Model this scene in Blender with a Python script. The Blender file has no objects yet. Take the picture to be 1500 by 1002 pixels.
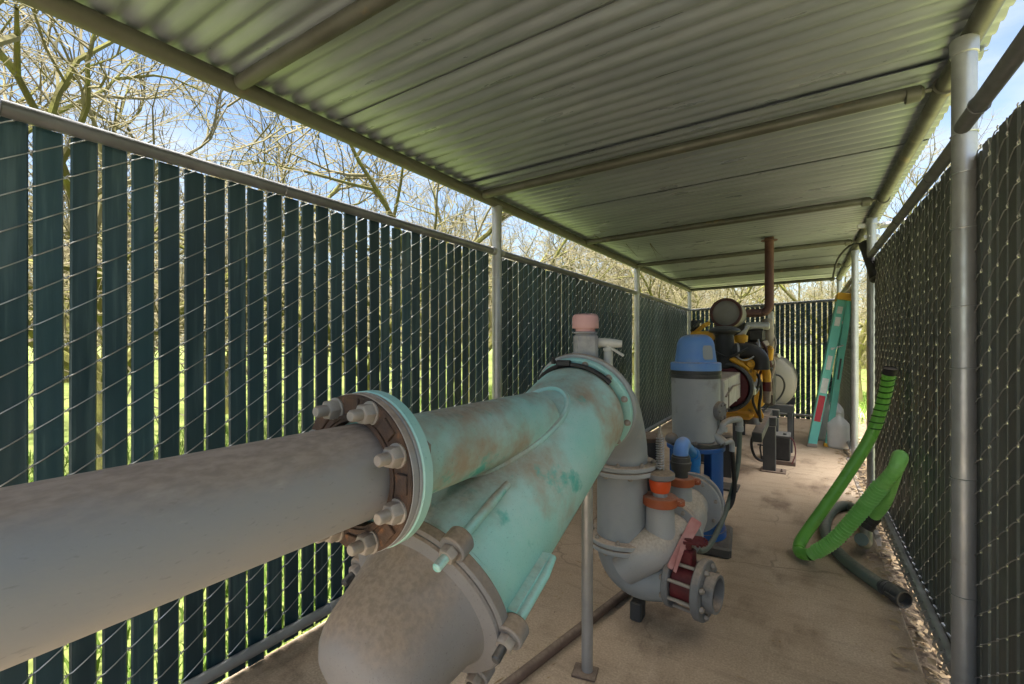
import bpy, math, random
from mathutils import Vector, Matrix, noise as mnoise
R = math.radians; PI = math.pi; V = Vector
random.seed(7)
scene = bpy.context.scene
C = scene.collection

# ------------------------------------------------------------------ helpers
ORG = {}

class MB:
    """collects shapes in world coordinates, then links them as ONE mesh object"""
    def __init__(self): self.v = []; self.f = []
    def add(self, vs, fs):
        n = len(self.v); self.v += [tuple(p) for p in vs]; self.f += [tuple(i + n for i in q) for q in fs]; return self
    def box(self, c, s, rot=None, ch=0.0):
        c = V(c); hx, hy, hz = s[0] / 2, s[1] / 2, s[2] / 2
        M = rot if rot is not None else Matrix.Identity(3)
        if ch <= 0:
            vs = [c + M @ V((x, y, z)) for x in (-hx, hx) for y in (-hy, hy) for z in (-hz, hz)]
            return self.add(vs, [(0, 1, 3, 2), (4, 6, 7, 5), (0, 4, 5, 1), (2, 3, 7, 6), (0, 2, 6, 4), (1, 5, 7, 3)])
        rings = []
        for z, k in ((-hz, ch), (-hz + ch, 0), (hz - ch, 0), (hz, ch)):
            x, y = hx - k, hy - k
            q = ch if k == 0 else ch * .6
            rings.append([(x - q, -y), (x, -y + q), (x, y - q), (x - q, y), (-x + q, y), (-x, y - q), (-x, -y + q), (-x + q, -y)])
        vs = []; fs = []
        for (z, k), rg in zip(((-hz, 0), (-hz + ch, 0), (hz - ch, 0), (hz, 0)), rings):
            vs += [c + M @ V((p[0], p[1], z)) for p in rg]
        for i in range(3):
            for j in range(8):
                fs.append((i * 8 + j, i * 8 + (j + 1) % 8, (i + 1) * 8 + (j + 1) % 8, (i + 1) * 8 + j))
        fs.append(tuple(range(7, -1, -1))); fs.append(tuple(range(24, 32)))
        return self.add(vs, fs)
    def tube(self, pts, r, n=12, caps=True, closed=False, up=None):
        pts = [V(p) for p in pts]; m = len(pts)
        rs = list(r) if isinstance(r, (list, tuple)) else [r] * m
        vs = []; fs = []; prev = None
        for i, p in enumerate(pts):
            if closed: t = pts[(i + 1) % m] - pts[i - 1]
            else: t = pts[min(i + 1, m - 1)] - pts[max(i - 1, 0)]
            if t.length < 1e-9: t = V((0, 0, 1))
            t.normalize()
            if prev is None:
                a = V(up) if up is not None else (V((0, 0, 1)) if abs(t.z) < .9 else V((1, 0, 0)))
                e1 = (a - t * a.dot(t)).normalized()
            else:
                e1 = prev - t * prev.dot(t)
                e1 = e1.normalized() if e1.length > 1e-6 else t.orthogonal().normalized()
            prev = e1; e2 = t.cross(e1)
            for k in range(n):
                a = 2 * PI * k / n
                vs.append(p + (e1 * math.cos(a) + e2 * math.sin(a)) * rs[i])
        for i in range(m if closed else m - 1):
            i2 = (i + 1) % m
            for k in range(n):
                fs.append((i * n + k, i * n + (k + 1) % n, i2 * n + (k + 1) % n, i2 * n + k))
        if caps and not closed:
            fs.append(tuple(range(n - 1, -1, -1))); fs.append(tuple((m - 1) * n + k for k in range(n)))
        return self.add(vs, fs)
    def lathe(self, prof, p, axis=(0, 0, 1), n=32, closed=False):
        """prof: (t along the axis, radius) pairs"""
        p = V(p); a = V(axis).normalized(); e1 = a.orthogonal().normalized(); e2 = a.cross(e1)
        vs = []; fs = []; m = len(prof)
        for t, r in prof:
            for k in range(n):
                w = 2 * PI * k / n
                vs.append(p + a * t + (e1 * math.cos(w) + e2 * math.sin(w)) * max(r, 1e-5))
        for i in range(m if closed else m - 1):
            i2 = (i + 1) % m
            for k in range(n):
                fs.append((i * n + k, i * n + (k + 1) % n, i2 * n + (k + 1) % n, i2 * n + k))
        if not closed:
            if prof[0][1] > 1e-4: fs.append(tuple(range(n - 1, -1, -1)))
            if prof[-1][1] > 1e-4: fs.append(tuple((m - 1) * n + k for k in range(n)))
        return self.add(vs, fs)
    def disc(self, p, axis, rad, th, n=40, e=.003):
        return self.lathe([(0, rad - e), (e, rad), (th - e, rad), (th, rad - e)], p, axis, n)
    def ring(self, p, axis, ri, ro, th, n=40, e=.003):
        return self.lathe([(0, ri), (0, ro - e), (e, ro), (th - e, ro), (th, ro - e), (th, ri)], p, axis, n, closed=True)
    def hexnut(self, p, axis, rad, h):
        p = V(p); a = V(axis).normalized(); e1 = a.orthogonal().normalized(); e2 = a.cross(e1)
        vs = []
        for t, q in ((0, 1), (h * .82, 1), (h, .86)):
            for k in range(6):
                w = PI / 3 * k + .3
                vs.append(p + a * t + (e1 * math.cos(w) + e2 * math.sin(w)) * rad * q)
        fs = [tuple(range(5, -1, -1)), tuple(range(12, 18))]
        for i in range(2):
            for k in range(6): fs.append((i * 6 + k, i * 6 + (k + 1) % 6, i * 6 + 6 + (k + 1) % 6, i * 6 + 6 + k))
        return self.add(vs, fs)
    def bolt(self, p, axis, rad, h=None, stud=0.0):
        h = h or rad * 1.1
        self.hexnut(p, axis, rad, h)
        if stud > 0:
            a = V(axis).normalized()
            q = rad * .56
            self.lathe([(h, q), (h + stud * .85, q), (h + stud, q * .8)], p, axis, 14)
        return self
    def bolts(self, c, axis, rad, cnt, size, off=0.0, h=None, stud=0.0, skip=()):
        c = V(c); a = V(axis).normalized()
        e1 = V((1, 0, 0)) if abs(a.x) < .7 else V((0, 1, 0))
        e1 = (e1 - a * e1.dot(a)).normalized(); e2 = a.cross(e1)
        for k in range(cnt):
            if k in skip: continue
            w = off + 2 * PI * k / cnt
            self.bolt(c + (e1 * math.cos(w) + e2 * math.sin(w)) * rad, axis, size, h, stud)
        return self
    def prism(self, poly, o, ex, ey, ez, th):
        o = V(o); ex = V(ex); ey = V(ey); ez = V(ez); n = len(poly)
        vs = [o + ex * a + ey * b - ez * (th / 2) for a, b in poly] + [o + ex * a + ey * b + ez * (th / 2) for a, b in poly]
        fs = [tuple(range(n - 1, -1, -1)), tuple(range(n, 2 * n))]
        for k in range(n): fs.append((k, (k + 1) % n, n + (k + 1) % n, n + k))
        return self.add(vs, fs)
    def build(self, name, mat, parent=None, ang=35, bev=0.0, extra=None):
        o0 = ORG[parent] if parent is not None else V((0, 0, 0))
        me = bpy.data.meshes.new(name)
        me.from_pydata([(x - o0.x, y - o0.y, z - o0.z) for x, y, z in self.v], [], self.f)
        me.update()
        if ang:
            me.shade_smooth(); me.set_sharp_from_angle(angle=R(ang))
        me.materials.append(mat)
        if extra:
            me.materials.append(extra[1])
            me.polygons.foreach_set('material_index', [0] * extra[0] + [1] * (len(self.f) - extra[0]))
        o = bpy.data.objects.new(name, me); C.objects.link(o)
        if parent is not None: o.parent = parent
        ORG[o] = o0
        if bev:
            b = o.modifiers.new('bevel', 'BEVEL'); b.width = bev; b.segments = 2; b.limit_method = 'ANGLE'; b.angle_limit = R(40)
        return o

def thing(name, label, cat, loc, group=None):
    o = bpy.data.objects.new(name, None); C.objects.link(o); o.location = loc
    o.empty_display_size = .1
    o['label'] = label; o['category'] = cat
    if group: o['group'] = group
    ORG[o] = V(loc); return o
def tag(o, label, cat, group=None):
    o['label'] = label; o['category'] = cat
    if group: o['group'] = group
    return o
def bolt_parts(parent, mat, c, axis, rad, cnt, size, off=0.0, h=None, stud=0.0, washer=0.0):
    c = V(c); a = V(axis).normalized()
    e1 = V((1, 0, 0)) if abs(a.x) < .7 else V((0, 1, 0))
    e1 = (e1 - a * e1.dot(a)).normalized(); e2 = a.cross(e1)
    for k in range(cnt):
        w = off + 2 * PI * k / cnt; p = c + (e1 * math.cos(w) + e2 * math.sin(w)) * rad
        mb = MB()
        if washer: mb.lathe([(0, washer), (.002, washer)], p, a, 16)
        mb.bolt(p, a, size, h, stud); mb.build('bolt', mat, parent)
def smooth(pts, k=6):
    pts = [V(p) for p in pts]; out = []
    for i in range(len(pts) - 1):
        p0 = pts[max(i - 1, 0)]; p1 = pts[i]; p2 = pts[i + 1]; p3 = pts[min(i + 2, len(pts) - 1)]
        for j in range(k):
            t = j / k
            out.append(.5 * ((2 * p1) + (p2 - p0) * t + (2 * p0 - 5 * p1 + 4 * p2 - p3) * t * t + (3 * p1 - p0 - 3 * p2 + p3) * t ** 3))
    out.append(pts[-1]); return out
def arc(c, e1, e2, r, a0, a1, n=10):
    c = V(c); e1 = V(e1).normalized(); e2 = V(e2).normalized()
    return [c + (e1 * math.cos(R(a0 + (a1 - a0) * i / n)) + e2 * math.sin(R(a0 + (a1 - a0) * i / n))) * r for i in range(n + 1)]
def rotz(a): return Matrix.Rotation(a, 3, 'Z')

# ------------------------------------------------------------------ materials
def aged(name, c1, c2=None, scale=5, rough=.6, metal=0.0, stain=None, stain2=None, dust=None, streak=None, bump=.12, bscale=55, speck=.0, spec=.4, detail=5, stretch=None, fade=False):
    """stain=(colour, scale, lo, hi) patches; dust=(colour, lo, hi) settles on upward faces; streak=(colour, lo, hi) runs down"""
    m = bpy.data.materials.new(name); m.use_nodes = True
    nt = m.node_tree; N = nt.nodes; L = nt.links
    b = N['Principled BSDF']
    tc = N.new('ShaderNodeTexCoord'); src = tc.outputs['Object']
    if stretch:
        mp = N.new('ShaderNodeMapping'); mp.inputs['Scale'].default_value = stretch
        L.new(src, mp.inputs['Vector']); src_s = mp.outputs['Vector']
    else: src_s = src
    def nz(sc, det=detail, vec=None, rg=.6):
        n = N.new('ShaderNodeTexNoise'); n.inputs['Scale'].default_value = sc; n.inputs['Detail'].default_value = det; n.inputs['Roughness'].default_value = rg
        L.new(vec or src_s, n.inputs['Vector']); return n.outputs['Fac']
    def rng(x, lo, hi):
        r = N.new('ShaderNodeMapRange'); r.inputs['From Min'].default_value = lo; r.inputs['From Max'].default_value = hi; r.interpolation_type = 'SMOOTHSTEP'
        L.new(x, r.inputs['Value']); return r.outputs['Result']
    def mix(f, a, c):
        x = N.new('ShaderNodeMix'); x.data_type = 'RGBA'
        if isinstance(f, float): x.inputs['Factor'].default_value = f
        else: L.new(f, x.inputs['Factor'])
        for k, s in ((6, a), (7, c)):
            if isinstance(s, tuple): x.inputs[k].default_value = (*s, 1)
            else: L.new(s, x.inputs[k])
        return x.outputs[2]
    def math_(op, a, c):
        x = N.new('ShaderNodeMath'); x.operation = op
        for k, s in ((0, a), (1, c)):
            if isinstance(s, (int, float)): x.inputs[k].default_value = s
            else: L.new(s, x.inputs[k])
        return x.outputs[0]
    col = mix(rng(nz(scale), .3, .7), tuple(c1), tuple(c2 or [x * .75 for x in c1]))
    for s in (stain, stain2):
        if s: col = mix(rng(nz(s[1], 6), s[2], s[3]), col, tuple(s[0]))
    if streak:
        mp2 = N.new('ShaderNodeMapping'); mp2.inputs['Scale'].default_value = (1, 1, .06); L.new(src, mp2.inputs['Vector'])
        col = mix(rng(nz(28, 4, mp2.outputs['Vector']), streak[1], streak[2]), col, tuple(streak[0]))
    if speck:
        col = mix(math_('MULTIPLY', rng(nz(bscale * 3, 2), .62, .75), speck), col, tuple(x * .35 for x in c1))
    rr = rng(nz(scale * 2.3), .25, .8)
    rough_o = math_('ADD', math_('MULTIPLY', rr, .22), rough - .11)
    if dust:
        g = N.new('ShaderNodeNewGeometry'); sp = N.new('ShaderNodeSeparateXYZ'); L.new(g.outputs['Normal'], sp.inputs[0])
        d = rng(math_('ADD', sp.outputs['Z'], math_('MULTIPLY', math_('SUBTRACT', nz(scale * 1.7, 6), .5), 1.1)), dust[1], dust[2])
        fine = mix(rng(nz(90, 3), .3, .7), tuple(dust[0]), tuple(x * .72 for x in dust[0]))
        col = mix(d, col, fine)
        rough_o = math_('ADD', rough_o, math_('MULTIPLY', d, .3))
    if fade:                              # each slat has weathered to its own tone
        at_ = N.new('ShaderNodeAttribute'); at_.attribute_name = 'fade'
        fm = N.new('ShaderNodeVectorMath'); fm.operation = 'SCALE'; L.new(col, fm.inputs[0]); L.new(at_.outputs['Fac'], fm.inputs['Scale']); col = fm.outputs['Vector']
    L.new(col, b.inputs['Base Color']); L.new(rough_o, b.inputs['Roughness'])
    b.inputs['Metallic'].default_value = metal; b.inputs['Specular IOR Level'].default_value = spec
    if bump:
        bp = N.new('ShaderNodeBump'); bp.inputs['Strength'].default_value = bump; bp.inputs['Distance'].default_value = .01
        L.new(nz(bscale, 4), bp.inputs['Height']); L.new(bp.outputs['Normal'], b.inputs['Normal'])
    return m

DUST = (.33, .255, .19)
RUST = (.16, .075, .035)
M = {}
M['galv'] = aged('galvanised_steel', (.42, .425, .43), (.34, .345, .35), 9, .42, .55, stain=((.30, .29, .27), 14, .58, .75), bump=.05)
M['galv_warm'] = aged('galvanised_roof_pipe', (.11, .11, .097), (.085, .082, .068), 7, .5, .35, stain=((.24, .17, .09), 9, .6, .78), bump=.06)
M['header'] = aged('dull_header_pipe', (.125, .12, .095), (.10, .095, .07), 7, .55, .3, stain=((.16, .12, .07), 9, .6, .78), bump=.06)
M['rail'] = aged('rail_steel', (.22, .225, .235), (.16, .165, .17), 8, .42, .55, bump=.05)
M['wire'] = aged('galvanised_wire', (.44, .46, .46), (.36, .38, .38), 20, .42, .6, bump=0)
M['wire_highlight'] = aged('painted_highlight_wire', (.46, .46, .45), (.34, .34, .33), 40, .35, .6, bump=0)  # paler tone paints highlights onto the wire knuckles and rail loops
M['wire_dull'] = aged('dusty_wire', (.26, .258, .245), (.34, .34, .33), 30, .45, .5, bump=0)
M['slat'] = aged('dark_green_slat', (.014, .039, .050), (.021, .053, .065), 4, .40, 0, streak=((.050, .092, .10), .5, .70), stain=((.06, .08, .075), 3.5, .60, .85), bump=.08, bscale=30, spec=.45, stretch=(1, 1, .25), fade=True)
M['slat_back'] = aged('dusty_dark_slat', (.070, .080, .074), (.092, .10, .092), 4, .5, 0, streak=((.095, .105, .095), .5, .72), stain=((.11, .105, .08), 3.5, .62, .9), bump=.08, bscale=30, spec=.4, stretch=(1, 1, .25), fade=True)
M['gray'] = aged('dusty_gray_pipe', (.28, .295, .315), (.33, .325, .32), 3.5, .6, 0, stain=((.50, .49, .47), 8, .63, .71), stain2=((.34, .235, .155), 3.3, .56, .70), dust=((.42, .33, .26), .3, 1.1), bump=.06, speck=.25, stretch=(1, .42, 1))
M['graypaint'] = aged('gray_paint', (.31, .335, .35), (.36, .375, .385), 4, .55, 0, stain=((.22, .215, .21), 6, .6, .75), dust=((.44, .35, .27), .2, .95), bump=.05, speck=.3)
M['gray_dark'] = aged('dull_dark_gray_flange', (.15, .16, .17), (.19, .195, .20), 6, .6, 0, stain=((.10, .095, .09), 7, .6, .75), dust=((.40, .32, .25), .4, 1.1), bump=.08, speck=.3)
M['dustgray'] = aged('thick_dusty_gray', (.32, .34, .35), (.37, .37, .37), 5, .6, 0, dust=((.52, .45, .37), .12, .80), bump=.1, speck=.3)
M['gray_clean'] = aged('gray_pvc', (.27, .30, .32), (.32, .345, .36), 4, .5, 0, stain=((.42, .39, .36), 7, .62, .82), dust=((.42, .34, .27), .45, 1.2), bump=.04)
M['turq'] = aged('turquoise_paint', (.30, .62, .57), (.45, .66, .62), 4.5, .6, 0, stain=((.38, .31, .225), 3.2, .49, .68), stain2=((.12, .47, .41), 8, .60, .70), dust=((.37, .30, .22), .60, 1.25), bump=.14, bscale=110, speck=.6)
M['turq_clean'] = aged('turquoise_paint_edge', (.29, .60, .55), (.40, .64, .60), 6, .5, 0, stain=((.36, .33, .27), 8, .62, .78), bump=.05, speck=.3)
M['bowl'] = aged('dusty_brown_bowl', (.20, .20, .205), (.17, .17, .175), 3, .72, 0, stain=((.24, .22, .20), 5, .55, .75), dust=((.31, .235, .165), .0, .85), bump=.1, bscale=90, speck=.6)
M['rust'] = aged('rusty_flange', (.050, .036, .030), (.10, .056, .034), 14, .8, .1, stain=((.23, .10, .04), 22, .56, .7), stain2=((.24, .22, .20), 12, .66, .8), bump=.35, bscale=70)
M['bolt'] = aged('dusty_bolt', (.37, .34, .30), (.29, .26, .23), 25, .6, .25, dust=(DUST, .5, 1.2), bump=.1)
M['pink'] = aged('faded_pink_plastic', (.62, .36, .35), (.55, .31, .30), 9, .6, 0, stain=((.52, .40, .34), 12, .6, .8), bump=.05)
M['pinkred'] = aged('faded_red_lever', (.40, .16, .15), (.50, .26, .24), 14, .6, 0, stain=((.42, .34, .30), 16, .62, .8), bump=.08)
M['darkred'] = aged('dark_red_paint', (.13, .018, .022), (.09, .015, .018), 12, .55, 0, stain=((.16, .12, .10), 10, .62, .8), bump=.1)
M['mottled'] = aged('mottled_gray', (.40, .385, .37), (.25, .25, .26), 18, .75, 0, stain=((.40, .37, .33), 26, .58, .72), bump=.2)
M['white'] = aged('chalky_white_plastic', (.62, .60, .55), (.52, .50, .45), 9, .6, 0, stain=((.42, .37, .30), 9, .62, .8), bump=.04)
M['black'] = aged('black_rubber', (.018, .018, .019), (.03, .028, .027), 9, .55, 0, dust=((.16, .13, .11), .6, 1.3), bump=.08)
M['blacksteel'] = aged('black_steel', (.045, .048, .052), (.065, .066, .066), 7, .5, .1, dust=((.22, .18, .14), .55, 1.25), bump=.08)
M['darkhose'] = aged('dark_gray_hose', (.045, .045, .046), (.06, .06, .06), 7, .5, 0, dust=((.20, .19, .17), .4, 1.3), bump=.06)
M['blue'] = aged('blue_plastic', (.11, .25, .62), (.15, .30, .60), 5, .45, 0, stain=((.26, .36, .52), 6, .55, .78), dust=((.44, .43, .46), .55, 1.15), bump=.03)
M['bluepaint'] = aged('blue_paint', (.010, .085, .32), (.014, .10, .36), 5, .4, 0, stain=((.07, .09, .13), 9, .62, .8), dust=((.25, .21, .17), .55, 1.2), bump=.05)
M['pvcblue'] = aged('blue_pvc', (.015, .20, .62), (.02, .22, .60), 5, .4, 0, dust=((.30, .28, .30), .35, 1.1), bump=.03)
M['orange'] = aged('orange_plastic', (.72, .095, .02), (.62, .085, .02), 9, .45, 0, stain=((.5, .18, .09), 14, .62, .8), bump=.04)
M['rustorange'] = aged('orange_coupling', (.36, .095, .035), (.30, .08, .035), 14, .6, 0, dust=((.38, .22, .15), .5, 1.2), bump=.12)
M['yellow'] = aged('engine_yellow', (.70, .36, .02), (.58, .29, .02), 9, .5, 0, stain=((.13, .08, .03), 12, .56, .72), bump=.1)
M['enginedark'] = aged('oily_engine_metal', (.035, .032, .03), (.06, .055, .05), 14, .5, .3, stain=((.13, .11, .08), 16, .6, .75), bump=.2)
M['alu'] = aged('cast_aluminium', (.50, .50, .49), (.38, .37, .35), 14, .45, .5, stain=((.25, .2, .15), 18, .6, .8), bump=.1)
M['exhaust'] = aged('red_brown_exhaust', (.085, .040, .036), (.11, .05, .042), 9, .75, .1, stain=((.14, .075, .05), 13, .6, .8), bump=.15)
M['wrap'] = aged('tan_exhaust_wrap', (.30, .25, .20), (.24, .20, .165), 12, .85, 0, stain=((.14, .11, .09), 14, .6, .8), bump=.3)
M['tank'] = aged('cream_tank', (.30, .265, .21), (.25, .225, .18), 4, .55, 0, stain=((.33, .29, .24), 6, .58, .8), streak=((.36, .32, .26), .62, .8), bump=.03)
M['canister'] = aged('gray_brown_canister', (.24, .225, .19), (.20, .185, .16), 6, .6, 0, stain=((.14, .11, .09), 9, .6, .8), bump=.05)
M['guard'] = aged('dusty_white_guard', (.56, .53, .49), (.48, .45, .41), 7, .6, 0, stain=((.24, .22, .20), 10, .6, .75), dust=((.42, .33, .26), .3, 1.0), bump=.06)
M['ladder'] = aged('green_fibreglass', (.13, .48, .41), (.16, .52, .44), 6, .5, 0, stain=((.30, .36, .31), 12, .62, .8), bump=.04)
M['ladderyellow'] = aged('yellow_plastic_cap', (.72, .40, .03), (.62, .34, .03), 9, .5, 0, bump=.04)
M['redlabel'] = aged('red_label', (.48, .03, .05), (.42, .03, .05), 20, .5, 0, bump=0)
M['whitelabel'] = aged('white_label', (.66, .67, .65), (.56, .57, .56), 30, .5, 0, bump=0)
M['jug'] = aged('cloudy_plastic', (.78, .78, .78), (.70, .70, .71), 7, .45, 0, stain=((.45, .41, .36), 8, .62, .85), bump=.03)
M['greenhose'] = aged('green_hose', (.14, .42, .06), (.18, .48, .08), 5, .34, 0, stain=((.21, .25, .10), 6, .64, .84), dust=((.28, .30, .16), 1.0, 1.7), bump=.03)
M['greenhose_rib'] = aged('green_ribbed_hose', (.21, .54, .12), (.27, .60, .17), 5, .36, 0, stain=((.24, .24, .11), 5, .62, .85), bump=.03)
M['darkgreen'] = aged('dark_green_rib', (.025, .10, .012), (.04, .13, .02), 8, .5, 0, bump=0)
M['sagehose'] = aged('gray_green_hose', (.10, .135, .11), (.12, .15, .13), 6, .55, 0, dust=((.24, .23, .19), .55, 1.2), bump=.05)
M['brownpole'] = aged('rusty_brown_conduit', (.15, .10, .075), (.11, .075, .055), 12, .75, 0, dust=((.27, .20, .15), .5, 1.2), bump=.15)

def roof_mat():
    m = aged('galvanised_corrugated_sheet', (.33, .362, .395), (.265, .295, .325), 2.2, .36, .45, stain=((.41, .44, .47), 3.2, .56, .8), stain2=((.18, .165, .12), 5, .66, .85), bump=.05, bscale=40, stretch=(.5, 3, 1), spec=.5)
    return m
M['roof'] = roof_mat()

def concrete_mat():
    m = aged('worn_brown_concrete', (.42, .315, .218), (.49, .378, .268), 1.7, .82, 0, stain=((.58, .465, .35), 1.15, .50, .72), stain2=((.20, .14, .095), 3.1, .51, .72), bump=.25, bscale=45, speck=.4, spec=.25, detail=8, stretch=(1, .55, 1))
    nt = m.node_tree; N = nt.nodes; L = nt.links; b = N['Principled BSDF']
    src = b.inputs['Base Color'].links[0].from_socket
    tc = N.new('ShaderNodeTexCoord'); mp = N.new('ShaderNodeMapping'); mp.inputs['Rotation'].default_value = (0, 0, R(-14)); mp.inputs['Scale'].default_value = (1.6, 8, 1)
    L.new(tc.outputs['Object'], mp.inputs['Vector'])
    n = N.new('ShaderNodeTexNoise'); n.inputs['Scale'].default_value = 2.2; n.inputs['Detail'].default_value = 7; n.inputs['Roughness'].default_value = .65; n.inputs['Distortion'].default_value = .6
    L.new(mp.outputs['Vector'], n.inputs['Vector'])
    r = N.new('ShaderNodeMapRange'); r.inputs['From Min'].default_value = .52; r.inputs['From Max'].default_value = .74; r.inputs['To Max'].default_value = .45; L.new(n.outputs['Fac'], r.inputs['Value'])
    x = N.new('ShaderNodeMix'); x.data_type = 'RGBA'; L.new(r.outputs['Result'], x.inputs['Factor']); L.new(src, x.inputs[6]); x.inputs[7].default_value = (.18, .13, .095, 1)
    # fine grit
    n2 = N.new('ShaderNodeTexNoise'); n2.inputs['Scale'].default_value = 130; n2.inputs['Detail'].default_value = 3; L.new(tc.outputs['Object'], n2.inputs['Vector'])
    r2 = N.new('ShaderNodeMapRange'); r2.inputs['From Min'].default_value = .3; r2.inputs['From Max'].default_value = .7; r2.inputs['To Min'].default_value = .78; r2.inputs['To Max'].default_value = 1.16; L.new(n2.outputs['Fac'], r2.inputs['Value'])
    y = N.new('ShaderNodeMix'); y.data_type = 'RGBA'; y.blend_type = 'MULTIPLY'; y.inputs['Factor'].default_value = 1; L.new(x.outputs[2], y.inputs[6]); L.new(r2.outputs['Result'], y.inputs[7])
    # hairline cracks, broken up
    vo = N.new('ShaderNodeTexVoronoi'); vo.feature = 'DISTANCE_TO_EDGE'; vo.inputs['Scale'].default_value = .75
    wn = N.new('ShaderNodeTexNoise'); wn.inputs['Scale'].default_value = 3.5; wn.inputs['Detail'].default_value = 6; L.new(tc.outputs['Object'], wn.inputs['Vector'])
    wm = N.new('ShaderNodeMix'); wm.data_type = 'RGBA'; wm.inputs['Factor'].default_value = .22; L.new(tc.outputs['Object'], wm.inputs[6]); L.new(wn.outputs['Color'], wm.inputs[7]); L.new(wm.outputs[2], vo.inputs['Vector'])
    cr_ = N.new('ShaderNodeMapRange'); cr_.inputs['From Min'].default_value = .0015; cr_.inputs['From Max'].default_value = .0045; cr_.inputs['To Min'].default_value = .4; cr_.inputs['To Max'].default_value = 0; L.new(vo.outputs['Distance'], cr_.inputs['Value'])
    n3 = N.new('ShaderNodeTexNoise'); n3.inputs['Scale'].default_value = 1.3; L.new(tc.outputs['Object'], n3.inputs['Vector'])
    r3 = N.new('ShaderNodeMapRange'); r3.inputs['From Min'].default_value = .48; r3.inputs['From Max'].default_value = .6; L.new(n3.outputs['Fac'], r3.inputs['Value'])
    mu = N.new('ShaderNodeMath'); mu.operation = 'MULTIPLY'; L.new(cr_.outputs['Result'], mu.inputs[0]); L.new(r3.outputs['Result'], mu.inputs[1])
    y2 = N.new('ShaderNodeMix'); y2.data_type = 'RGBA'; L.new(mu.outputs[0], y2.inputs['Factor']); L.new(y.outputs[2], y2.inputs[6]); y2.inputs[7].default_value = (.07, .05, .035, 1)
    L.new(y2.outputs[2], b.inputs['Base Color'])
    return m
M['concrete'] = concrete_mat()
M['concrete_light'] = aged('pale_concrete_edge', (.40, .35, .30), (.33, .28, .23), 5, .85, 0, stain=((.24, .19, .15), 7, .58, .75), bump=.3, bscale=60)
M['bounce_concrete'] = aged('bounce_apron_concrete', (.24, .22, .20), (.20, .18, .16), 1.5, .9, 0, stain=((.16, .14, .12), 1.1, .55, .75), bump=.2)
M['bounce_grass'] = aged('pale_bounce_grass', (.34, .33, .17), (.27, .29, .10), 2.5, .95, 0, stain=((.42, .37, .27), 1.3, .5, .7), bump=.5, bscale=40)
M['dirt'] = aged('dry_dirt', (.10, .072, .048), (.16, .12, .08), 14, .95, 0, stain=((.30, .235, .16), 24, .56, .68), bump=.8, bscale=60)
M['grassground'] = aged('orchard_grass', (.115, .15, .04), (.155, .18, .055), 1.3, .9, 0, stain=((.20, .205, .075), 3.2, .55, .75), bump=.6, bscale=30, spec=.1)
M['blade'] = aged('grass_blade', (.11, .19, .03), (.155, .23, .045), 2, .7, 0, bump=0, spec=.2)
M['bark'] = aged('mossy_bark', (.135, .13, .042), (.10, .09, .042), 6, .9, 0, stain=((.18, .185, .045), 5, .48, .66), bump=.5, bscale=30, spec=.1)
M['twig'] = aged('orchard_twig', (.145, .125, .078), (.125, .115, .048), 4, .85, 0, stain=((.175, .152, .118), 6, .5, .7), bump=0, spec=.15)
M['litter'] = aged('dry_leaf', (.30, .20, .10), (.42, .32, .20), 9, .85, 0, stain=((.12, .07, .04), 11, .58, .7), bump=.1)

# ------------------------------------------------------------------ the setting
def struct(o): o['kind'] = 'structure'; return o
H = 1.2
mb = MB()
S = 260
mb.add([(-S, -S, -.07), (S, -S, -.07), (S, S, -.07), (-S, S, -.07)], [(0, 1, 2, 3)])
struct(mb.build('ground', M['grassground'], ang=0))
mb = MB(); mb.box((-.69, 3.4, -.06), (2.115, 10.6, .12)); struct(mb.build('concrete_pad', M['concrete'], ang=0, bev=.006))
mb = MB(); mb.box((0, -6.9, -.064), (16, 10.0, .12)); struct(mb.build('bounce_apron', M['bounce_concrete'], ang=0))  # unseen slab added behind the camera to bounce sunlight under the roof
mb = MB(); mb.box((.385, 6.3, -.062), (.03, 5.4, .12)); struct(mb.build('concrete_edge', M['concrete_light'], ang=0, bev=.004))
mb = MB(); mb.box((4.2, 5.5, -.082), (5.6, 19, .04)); struct(mb.build('bounce_lane', M['bounce_grass'], ang=0))  # pale ground added outside the gate to bounce light onto the engine side
mb = MB(); mb.box((-.5, 10.6, -.080), (5.0, 2.4, .04)); struct(mb.build('bounce_lane', M['bounce_grass'], ang=0))  # more pale ground, added for bounce beyond the end fence
mb = MB()
nx, ny = 10, 160
vs = []; fs = []
for j in range(ny + 1):
    for i in range(nx + 1):
        x = .345 + .505 * i / nx; y = -3 + 12.5 * j / ny
        vs.append((x, y, -.052 + .018 * mnoise.noise(V((x * 14, y * 14, 0))) + .008 * mnoise.noise(V((x * 45, y * 45, 3)))))
for j in range(ny):
    for i in range(nx):
        a = j * (nx + 1) + i; fs.append((a, a + 1, a + nx + 2, a + nx + 1))
mb.add(vs, fs); struct(mb.build('dirt_strip', M['dirt'], ang=0))

# dry leaves and crumbs on the dirt
mb = MB(); rnd = random.Random(3)
for i in range(2200):
    x = rnd.uniform(.37, .62) if rnd.random() < .85 else rnd.uniform(.28, .42); y = rnd.uniform(1.6, 8.6)
    s = rnd.uniform(.007, .028); a = rnd.uniform(0, 6.28); z = (-.045 if x > .405 else .0015) + rnd.uniform(.001, .012)
    t1 = rnd.uniform(-.5, .5); t2 = rnd.uniform(-.4, .6)
    ca, sa = math.cos(a), math.sin(a)
    def q(u, v, w): return (x + ca * u - sa * v, y + sa * u + ca * v, z + w)
    mb.add([q(-s, 0, 0), q(0, -s * .5, s * t1 * .5), q(s, 0, s * t2 * .5), q(0, s * .5, s * .3)], [(0, 1, 2, 3)])
o = mb.build('leaf_litter', M['litter'], ang=0); o['kind'] = 'stuff'; tag(o, 'dry brown leaf litter along the dirt strip at the right fence', 'leaf litter')

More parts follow.
